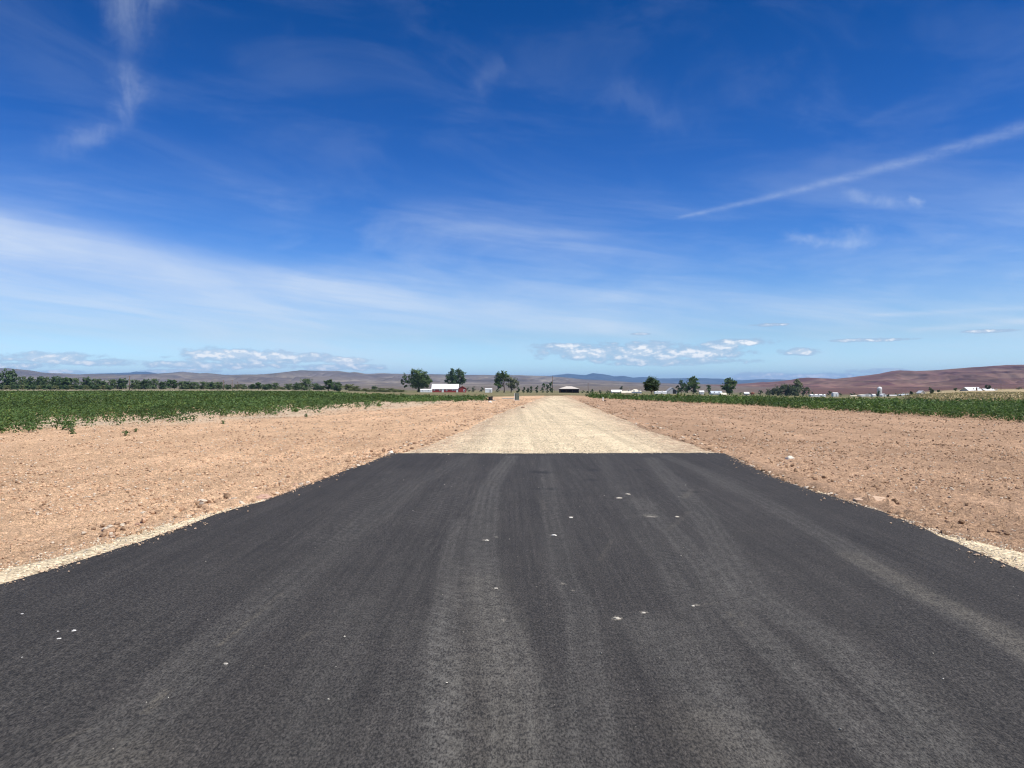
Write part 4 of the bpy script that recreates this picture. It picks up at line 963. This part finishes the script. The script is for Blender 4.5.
for px, top, wp, kd in [(-8, 376, 14, 'round'), (-24, 377, 16, 'wide'), (22, 378, 11, 'wide'), (30, 377.6, 11, 'round'), (40, 377.2, 11, 'round'), (46, 378.6, 10, 'wide'), (55, 377, 12, 'round'), (63, 378, 11, 'round'), (68, 377.6, 10, 'slim'), (76, 379.6, 10, 'wide'),
                         (87, 377.9, 11, 'round'), (96, 380, 11, 'wide'), (103, 381.2, 10, 'round'), (113, 380.6, 10, 'wide'), (122, 379, 12, 'round'), (134, 381, 11, 'wide'), (140, 381.6, 9, 'round'), (146, 379.8, 10, 'round'), (155, 380.2, 11, 'wide'), (163, 382, 9, 'round'),
                         (170, 379.6, 7, 'slim'), (174.5, 380, 6, 'slim'), (181, 382.5, 10, 'wide'), (187, 381.7, 9, 'round'), (195, 383, 11, 'wide'), (203, 382.7, 11, 'wide'), (211, 382.6, 12, 'round'), (219, 383, 11, 'wide'), (228, 385, 8, 'round'), (237, 384.5, 8, 'olive'), (243, 385, 9, 'wide'),
                         (252.5, 384.5, 8, 'round'), (258.5, 382.6, 7, 'slim'), (265, 384.8, 9, 'round'), (269.5, 384, 6, 'slim'), (276, 383.8, 9, 'wide'), (289, 384.6, 10, 'wide'), (282, 387, 7, 'olive'), (297, 383.4, 9, 'round'), (316.5, 383.8, 8, 'round'), (322, 386, 6, 'slim')]:
    row(px, top, wp, random.uniform(560, 625), kd)
row(307, 380.2, 15, 570, 'wide', 'brownish umbrella crowned tree standing above the far left row')
row(328.5, 379.6, 9, 565, 'slim', 'airy grey tree with a thin double top at the right end of the row')
row(337, 382.6, 11, 560, 'round', 'dark tree leaning against the airy grey tree at the row end')
row(349, 384.3, 14, 540, 'olive', 'mound shaped olive tree at the right end of the far row')
row(357, 386.2, 10, 530, 'olive', 'lower olive bush right of the mound shaped olive tree')
row(374, 386.5, 6, 560, 'round', 'small dark round bush among the olive scrub by the barn tree')
for px, top, wp in [(366, 388.6, 9), (380, 388.2, 12), (390, 388.4, 12), (396, 389.6, 9), (402, 390.2, 8), (372, 389.4, 10), (386, 390.2, 12)]:
    r_ = row(px, top, wp, random.uniform(430, 520), 'olive', 'low olive scrub bush between the far row and the red barn'); r_['group'] = 'olive scrub left of the red barn'
# orchard-like row of rounded bushes in front, far left
HB = 'rounded bushes in the low hedge at far left'
for i, px in enumerate(np.arange(-10, 114, 5.4)):
    r_ = row(float(px), random.uniform(385.0, 385.9), 6.4, random.uniform(500, 510), 'round' if i % 3 else 'olive', 'small rounded bush in the low hedge in front of the far left trees')
    r_['group'] = HB; r_['category'] = 'bush'; r_.name = 'bush'
for px, top, wp in [(421, 388.8, 8), (427, 389.2, 7)]:
    r_ = row(px, top, wp, 600, 'round', 'dark bush under the broad tree by the white trailer'); r_['group'] = 'bushes under the broad barn tree'

# ------------------------------------------------------------------ buildings
def building(name, px, Y, wpx, dep, eave, peak, wm, rm, label, cat='building', rz=0.0, windows=(), doors=(), over=0.3, group=None, hip=False, ridge='x', open_front=False, wmat=None):
    """gabled building facing the road; wpx is its width as seen, heights in metres"""
    wd = wpx / F * Y; x, y, z = at(px, Y)
    root = empty(name, (x, y + dep / 2, z), rz); tag(root, label, cat, group)
    hw, hd = wd / 2, dep / 2
    w_ = MB()
    if open_front:
        w_.box((0, hd - 0.1, eave / 2 - 0.2), (wd, 0.2, eave + 0.4)); w_.box((-hw + 0.1, 0, eave / 2 - 0.2), (0.2, dep - 0.42, eave + 0.4))
        w_.box((hw - 0.1, 0, eave / 2 - 0.2), (0.2, dep - 0.42, eave + 0.4))
    elif ridge == 'x':
        for s in (-1, 1): pass
        p_ = [(-hw, -hd, -0.6), (hw, -hd, -0.6), (hw, hd, -0.6), (-hw, hd, -0.6), (-hw, -hd, eave), (hw, -hd, eave), (hw, hd, eave), (-hw, hd, eave), (-hw, 0, peak - 0.05), (hw, 0, peak - 0.05)]
        w_.poly(p_, [(0, 1, 5, 4), (2, 3, 7, 6), (1, 2, 6, 9, 5), (3, 0, 4, 8, 7), (0, 3, 2, 1)])
    else:
        p_ = [(-hw, -hd, -0.6), (hw, -hd, -0.6), (hw, hd, -0.6), (-hw, hd, -0.6), (-hw, -hd, eave), (hw, -hd, eave), (hw, hd, eave), (-hw, hd, eave), (0, -hd, peak - 0.05), (0, hd, peak - 0.05)]
        w_.poly(p_, [(0, 1, 5, 8, 4), (2, 3, 7, 9, 6), (1, 2, 6, 5), (3, 0, 4, 7), (0, 3, 2, 1)])
    w_.build('wall', wm, root)
    r_ = MB(); o_ = over; th = 0.14
    if hip:
        k = min(hw, hd) * 0.8
        top = [(-hw + k, 0, peak), (hw - k, 0, peak)]
        b0 = [(-hw - o_, -hd - o_, eave), (hw + o_, -hd - o_, eave), (hw + o_, hd + o_, eave), (-hw - o_, hd + o_, eave)]
        low = [(a, b, c + 0.0) for a, b, c in b0]; up = [(a, b, c + th) for a, b, c in b0]
        r_.poly(low + up + top, [(0, 3, 2, 1), (0, 1, 5, 4), (1, 2, 6, 5), (2, 3, 7, 6), (3, 0, 4, 7), (4, 5, 9, 8), (5, 6, 9), (6, 7, 8, 9), (7, 4, 8)])
    else:
        A_, B_ = (hw, hd) if ridge == 'x' else (hd, hw)
        sl_ = (peak - eave) / B_; ez = eave - sl_ * o_
        sec = [(-B_ - o_, ez), (0, peak), (B_ + o_, ez), (B_ + o_, ez + th), (0, peak + th), (-B_ - o_, ez + th)]
        pts = []
        for s in (-1, 1):
            for b_, z_ in sec: pts.append((s * (A_ + o_), b_, z_) if ridge == 'x' else (b_, s * (A_ + o_), z_))
        r_.poly(pts, [(0, 1, 4, 5), (1, 2, 3, 4), (6, 11, 10, 7), (7, 10, 9, 8), (0, 6, 7, 1), (1, 7, 8, 2), (2, 8, 9, 3), (3, 9, 10, 4), (4, 10, 11, 5), (5, 11, 6, 0)])
    r_.build('roof', rm, root)
    for (fx, fz, ww, hh) in windows:
        f_ = MB().box((fx * wd, -hd - 0.03, fz), (ww, 0.08, hh)).build('window', wmat or m_white, root)
        MB().box((fx * wd, -hd - 0.085, fz), (ww * 0.55, 0.03, hh * 0.6)).build('pane', m_glass, f_)
    for (fx, ww, hh, dm) in doors:
        MB().box((fx * wd, -hd - 0.035, hh / 2), (ww, 0.09, hh)).build('door', dm, root)
    return root
def fz(py, px, Y): return (384 - py) / F * Y + EYE - float(terrain((px - 512) / F * Y, Y))

Yb = 560
b = building('barn', 445, Yb, 26.5, 9, fz(388.9, 445, Yb), fz(384.2, 445, Yb), m_red, m_metal_w, 'long red barn with a bright white metal roof', 'barn',
             windows=[(-.40, 1.5, .9, 1.0), (-.20, 1.4, .9, 1.0), (.06, 1.4, 1.0, 1.1), (.33, 1.6, 2.4, .6)], doors=[(-.085, 1.5, 2.3, m_white), (.46, 1.3, 1.9, m_white)])
building('shed', 462.2, Yb, 7, 7, 3.0, 4.3, m_red, m_rust, 'small red lean shed at the right end of the red barn', 'shed', ridge='y', windows=[(0.30, 1.4, 1.2, 1.5)])
building('trailer', 426, Yb - 12, 11.5, 3, 1.6, 2.2, m_white, m_white, 'low white trailer parked left of the red barn under the broad tree', 'trailer', over=.05, windows=[(-.3, 1.1, .8, .5), (.2, 1.1, .8, .5)])
building('trailer', 488.6, 380, 7, 2.4, 1.7, 2.0, m_white, m_white, 'boxy white trailer at the crop end left of the grey tree', 'trailer', over=.03, doors=[(.25, .8, 1.5, m_grey_roof)])
# open shed
Yb = 500
e_ = fz(388.9, 569, Yb); pk = fz(386.3, 569, Yb)
b = building('open_shed', 569.5, Yb, 19, 11, e_, pk, m_brown, m_tan_roof, 'open fronted dark shed with a pale low roof at the road end', 'shed', hip=True, open_front=True, over=.25)
wd = 19 / F * Yb
for fx in (-.49, -.17, .16, .49): MB().box((fx * wd, -5.4, e_ / 2), (.22, .22, e_ - .02)).build('post', m_brown, b)
MB().box((0, -5.4, e_ - .36), (wd, .16, .5)).build('lintel', m_brown, b)
MB().box((wd * .40, 3.0, .9), (1.8, 1.8, 1.8)).build('hay_bale', m_rust, b)
# white farm cluster right of centre
gw = 'white roofed farm buildings right of the road'
building('house', 617, 600, 10, 8, fz(392, 617, 600), fz(390, 617, 600), m_cream, m_white, 'low white roofed building, leftmost of three beside the dark tree', 'building', group=gw)
building('house', 626.5, 590, 9.5, 8, fz(392.8, 626, 590), fz(391, 626, 590), m_cream, m_cream, 'lowest cream roofed building, middle of three left of the young tree', 'building', group=gw, windows=[(0.2, 2.0, 1.2, 1)])
building('house', 636.2, 610, 11, 9, fz(391.9, 636, 610), fz(389.2, 636, 610), m_white, m_cream, 'cream house with a peaked hip roof nearest the young tree', 'house', hip=True, group=gw, windows=[(-.2, 1.8, 1.2, 1.0), (.25, 1.8, 1.2, 1.0)])
building('trailer', 661, 480, 12, 3, fz(392.2, 661, 480), fz(391.6, 661, 480), m_white, m_white, 'long low white trailer just right of the young tree', 'trailer', over=.03, windows=[(-.3, 1.9, 1.0, .6), (.1, 1.9, 1.0, .6)])
b = building('hay_shed', 672.5, 600, 10, 9, fz(391.5, 672, 600), fz(387.6, 672, 600), m_grey_roof, m_grey_roof, 'pale grey barn with a slanting roof beside the squat dark tree', 'barn', ridge='y', doors=[(.2, 2.6, 3.0, m_dark)])  # door panel is a dark sheet painted as the shaded interior
building('shed', 702, 560, 4, 3, 1.7, 2.6, m_white, m_white, 'little white shed under the lumpy tall tree', 'shed', doors=[(0, .9, 1.4, m_grey_roof)])
building('shed', 717, 540, 10.5, 6, fz(393.3, 717, 540), fz(391.2, 717, 540), m_white, m_blue_roof, 'long blue grey roofed building left of the big rounded tree', 'building', windows=[(-.25, 1.8, 1.0, .8), (.2, 1.8, 1.0, .8)])
building('shed', 724, 530, 5, 4, fz(394.5, 724, 530), fz(393.1, 724, 530), m_cream, m_cream, 'low cream lean shed against the blue grey building', 'shed')
building('shed', 747, 560, 4.4, 3, 1.4, 2.3, m_cream, m_white, 'tiny white shed beside a rusty red tank', 'shed', doors=[(.1, .8, 1.2, m_grey_roof)])
tk = empty('tank', at(752.5, 555)); tag(tk, 'rusty red tank on legs beside the tiny white shed', 'tank')
MB().tube([(-1.3, 0, 1.5), (-1.1, 0, 1.5), (1.1, 0, 1.5), (1.3, 0, 1.5)], [.4, .75, .75, .4], 14).build('tank_body', m_rust, tk, True)
for sx in (-.8, .8):
    MB().box((sx, 0, .35), (.14, 1.1, .95)).build('leg', m_rust, tk)
gf = 'white farm sheds below the red hills'
building('shed', 818.5, 590, 15, 5, fz(395.2, 818, 590), fz(394.4, 818, 590), m_white, m_white, 'long low white shed at the foot of the wide bushes', 'shed', over=.1, group=gf, windows=[(-.3, 1.6, 1.2, .6), (.0, 1.6, 1.2, .6), (.3, 1.6, 1.2, .6)])
building('shed', 836, 600, 5, 4, fz(393.3, 836, 600), fz(392.7, 836, 600), m_white, m_white, 'square white shed block right of the long low white shed', 'shed', over=.05, group=gf, doors=[(.1, .9, 1.9, m_grey_roof)])
building('shed', 854.5, 620, 6, 4, fz(396.4, 854, 620), fz(395.6, 854, 620), m_cream, m_cream, 'very low cream shed left of the dome roofed shed', 'shed', group=gf)
# arched shed
r_ = empty('arched_shed', at(865.5, 600)); tag(r_, 'pale arched roof shed left of the silo', 'shed', gf)
w2 = 5.2; hh = fz(394.2, 865, 600)
mb = MB(); n = 12; pts = []
for s in (-3, 3):
    for k in range(n + 1):
        a = math.pi * k / n; pts.append((-w2 * math.cos(a), s, 0.6 + (hh - .6) * math.sin(a)))
fs = [(k, k + 1, n + 2 + k, n + 1 + k) for k in range(n)]
mb.poly(pts, fs).build('roof', m_cream, r_)
mb = MB()
for s in (-2.96, 2.96):
    ring = [(-w2 * .99 * math.cos(math.pi * k / n), s, 0.6 + (hh - .62) * math.sin(math.pi * k / n)) for k in range(n + 1)] + [(w2 * .99, s, -.5), (-w2 * .99, s, -.5)]
    mb.poly(ring, [tuple(range(len(ring)))])
mb.build('wall', m_white, r_); MB().box((0, -3.02, 1.0), (2.4, .08, 2.2)).build('door', m_grey_roof, r_)
building('shed', 874.5, 590, 3.5, 3, fz(395, 874, 590), fz(394.2, 874, 590), m_white, m_white, 'tiny white shed at the left foot of the silo', 'shed', over=.05, group=gf)
building('shed', 884.5, 590, 4.5, 4, fz(395.2, 884, 590), fz(393.8, 884, 590), m_white, m_white, 'tiny white peaked shed at the right foot of the silo', 'shed', ridge='y', over=.1, group=gf, doors=[(0, .8, 1.5, m_grey_roof)])
building('shed', 893.5, 600, 9, 5, fz(396, 893, 600), fz(395, 893, 600), m_cream, m_grey_roof, 'low greyish roofed shed between two narrow conifers', 'shed', group=gf)
building('shed', 905.5, 590, 10, 5, fz(395.8, 905, 590), fz(394.6, 905, 590), m_white, m_blue_roof, 'low grey blue roofed shed left of the tallest conifer', 'shed', group=gf, windows=[(-.2, 1.2, 1.2, .6), (.2, 1.2, 1.2, .6)])
building('house', 923, 500, 4.5, 5, fz(392.8, 923, 500), fz(390.8, 923, 500), m_cream, m_white, 'small white gabled house at the left edge of the yellow rise', 'house', ridge='y', windows=[(0, 1.5, .9, .9)])
# silo
Ys = 600; x, y, z = at(879.6, Ys); rs = 1.75; hs_ = fz(389.0, 879, Ys)
si = empty('silo', (x, y, z)); tag(si, 'pale grain silo with a white domed top', 'silo')
mb = MB(); pr_ = [(rs, -.5)]
for k in range(1, 12):
    zz = hs_ * k / 12; pr_ += [(rs, zz - .06), (rs + .04, zz - .05), (rs + .04, zz + .05), (rs, zz + .06)]
mb.lathe(pr_ + [(rs, hs_)], 24).build('silo_body', m_galv, si, True)
MB().lathe([(rs + .08, hs_), (rs * .96, hs_ + .65), (rs * .75, hs_ + 1.25), (rs * .4, hs_ + 1.65), (.08, hs_ + 1.8)], 24).build('dome', m_white, si, True)
mb = MB()
for s in (-.22, .22): mb.tube([(s - .6, -rs - .12, 0), (s - .6, -rs - .12, hs_ + .3)], [.03, .03], 5)
for k in range(int(hs_ / .4)): mb.box((-.6, -rs - .12, .3 + .4 * k), (.42, .03, .03))
mb.build('ladder', m_galv, si)
# farmhouse on the rise
building('farmhouse', 976, 430, 12, 9, fz(391.0, 976, 430), fz(387.4, 976, 430), m_cream, m_metal_w, 'farmhouse with the larger bright white roof on the yellow rise', 'house', over=.6, windows=[(-.2, .9, .9, .7), (.25, .9, .9, .7)], doors=[(.05, .9, 1.7, m_brown)])
building('farm_wing', 991.5, 435, 9, 8, fz(391.2, 991, 435), fz(388.9, 991, 435), m_brown, m_metal_w, 'lower white roofed house just right of the purple leaved tree', 'house', over=.5, windows=[(.1, .9, .9, .7)])
building('shed', 996.5, 425, 6, 4, fz(392.6, 996, 425), fz(391.7, 996, 425), m_white, m_white, 'small low white shed, rightmost building on the yellow rise', 'shed', over=.1, doors=[(0, 1, .9, m_grey_roof)])

# ------------------------------------------------------------------ poles, boxes, stakes
def pole(px, Y, top, label, r=.16, arm=2.2):
    h_ = fz(top, px, Y); root = empty('utility_pole', at(px, Y), 0.15); tag(root, label, 'utility pole', 'wooden utility poles along the valley')
    MB().tube([(0, 0, -.5), (0, 0, h_)], [r * 1.15, r * .8], 10).build('pole', m_wood, root, True)
    if arm:
        a_ = MB().box((0, -.14, h_ - .6), (arm, .12, .16)).build('crossarm', m_wood, root)
        for k in (-.45, -.15, .15, .45): MB().lathe([(.05, 0), (.07, .08), (.04, .2)], 8, (k * arm, -.14, h_ - .52)).build('insulator', m_galv, a_)
    return root
pole(129.5, 480, 375.8, 'dark pole standing alone above the left tree row', .26, 1.6)
pole(223.5, 500, 380.0, 'left one of two utility poles close together above the left trees', .2)
pole(232.2, 500, 379.8, 'right one of two utility poles close together above the left trees', .2)
pole(237.5, 560, 381.5, 'thin faint pole just right of the two close poles', .1, 1.0)
pole(552.5, 480, 376.0, 'tall utility pole at the conifers left of the open shed', .2, 1.4)
pole(588.2, 520, 383.0, 'short utility pole in front of the hills right of the open shed', .15, 1.6)
pole(1001, 520, 383.5, 'thin pole right of the farmhouse before the red hills', .12, 1.4)
pole(677.6, 470, 387.0, 'pale short pole between the grey barn and the squat tree', .15, 0)

# green cabinet
x, Y_ = ground(517, 400.4, -.04)
cb = empty('utility_cabinet', (x, Y_, -.06), .2, .82); tag(cb, 'grey green utility cabinet standing at the left side of the gravel road', 'cabinet')
MB().box((0, 0, .03), (.62, .50, .14)).build('pad', m_conc, cb, bevel=.01)
MB().box((0, 0, .47), (.46, .36, .74)).build('cabinet_body', m_box_g, cb, bevel=.015)
MB().box((0, 0, .875), (.52, .42, .07)).build('lid', m_box_g, cb, bevel=.02)
d_ = MB().box((0, -.188, .46), (.38, .02, .62)).build('door', m_box_g, cb, bevel=.005)
MB().box((.13, -.205, .48), (.03, .02, .12)).build('handle', m_black, d_)
MB().box((-.34, -.1, .45), (.04, .04, .92)).build('marker_post', m_white, cb)
# black box
x, Y_ = ground(490.5, 400.6, -.04)
cb = empty('utility_box', (x, Y_, -.06), -.15, .85); tag(cb, 'squat black box beside the end of the left crop', 'box')
MB().lathe([(.30, 0), (.28, .18), (.25, .36)], 4, (0, 0, 0)).build('box_body', m_black, cb, bevel=.03)
MB().box((-.13, 0, .42), (.22, .36, .12), .5).build('lid', m_black, cb, bevel=.03)
MB().box((.15, .02, .44), (.2, .32, .14), -.4).build('lid', m_black, cb, bevel=.03)
MB().box((.38, .1, .04), (.30, .26, .14)).build('pad', m_conc, cb, bevel=.02)
# low concrete slab beyond the cabinet
x, Y_ = ground(509, 398.6, -.02)
tag(MB().box((x, Y_, -.01), (1.5, .5, .12)).build('concrete_slab', m_conc, bevel=.02), 'thin pale concrete slab lying left of the green cabinet', 'slab')
# stakes on the right
x, Y_ = ground(603, 400.8, -.04)
sk = empty('survey_stake', (x, Y_, -.1), .3); tag(sk, 'short white survey stake on soil right of the gravel road', 'stake')
MB().box((0, 0, .18), (.09, .05, .40)).build('stake', m_white, sk); MB().poly([(-.045, -.025, .38), (.045, -.025, .38), (.045, .025, .38), (-.045, .025, .38), (0, 0, .44)], [(0, 1, 4), (1, 2, 4), (2, 3, 4), (3, 0, 4)]).build('tip', m_white, sk)
stone(605.2, 401.4, 2.6, 'dark brown clod right beside the white survey stake', (0.09, 0.06, 0.045), 1.0, -.04, 'clod', gs, 'clod')
x, y, z = at(1010.3, 92)
ps = empty('fence_post', (x, y, z - .2)); tag(ps, 'lone brown wooden post on the yellow grass near the right edge', 'post')
MB().tube([(0, 0, 0), (.01, 0, .5), (0, 0, fz(395.8, 1010, 92) + .2)], [.10, .095, .085], 10).build('post', m_post, ps, True)
MB().lathe([(.10, 0), (.10, .05), (.02, .09)], 10, (0, 0, fz(395.8, 1010, 92) + .2)).build('cap', m_post, ps)

# far yellow stubble on the right rise: tufts one can't count
n = 9000; Y = 56 + 130 * rng.random(n) ** 1.3; X = (rng.uniform(905, 1180, n) - 512) / F * Y
ok = ~inpoly(X, Y, CROP_R); X, Y = X[ok], Y[ok]; k = len(X)
P = np.stack([X, Y, terrain(X, Y) + .1 + .12 * rng.random(k)], -1)
V, Fa, cl = leaf_quads(P, np.stack([rng.normal(0, 1, k), rng.normal(0, 1, k), np.full(k, .3)], -1), .28 * rng.uniform(.6, 1.5, k), np.array([0.42, 0.33, 0.18]) * rng.uniform(.55, 1.25, (k, 1)), .5)
o = link('dry_grass', np_mesh('dry_grass', V, Fa, cl), m_crop); tag(o, 'dry yellow grass on the low rise at the right', kind='stuff')
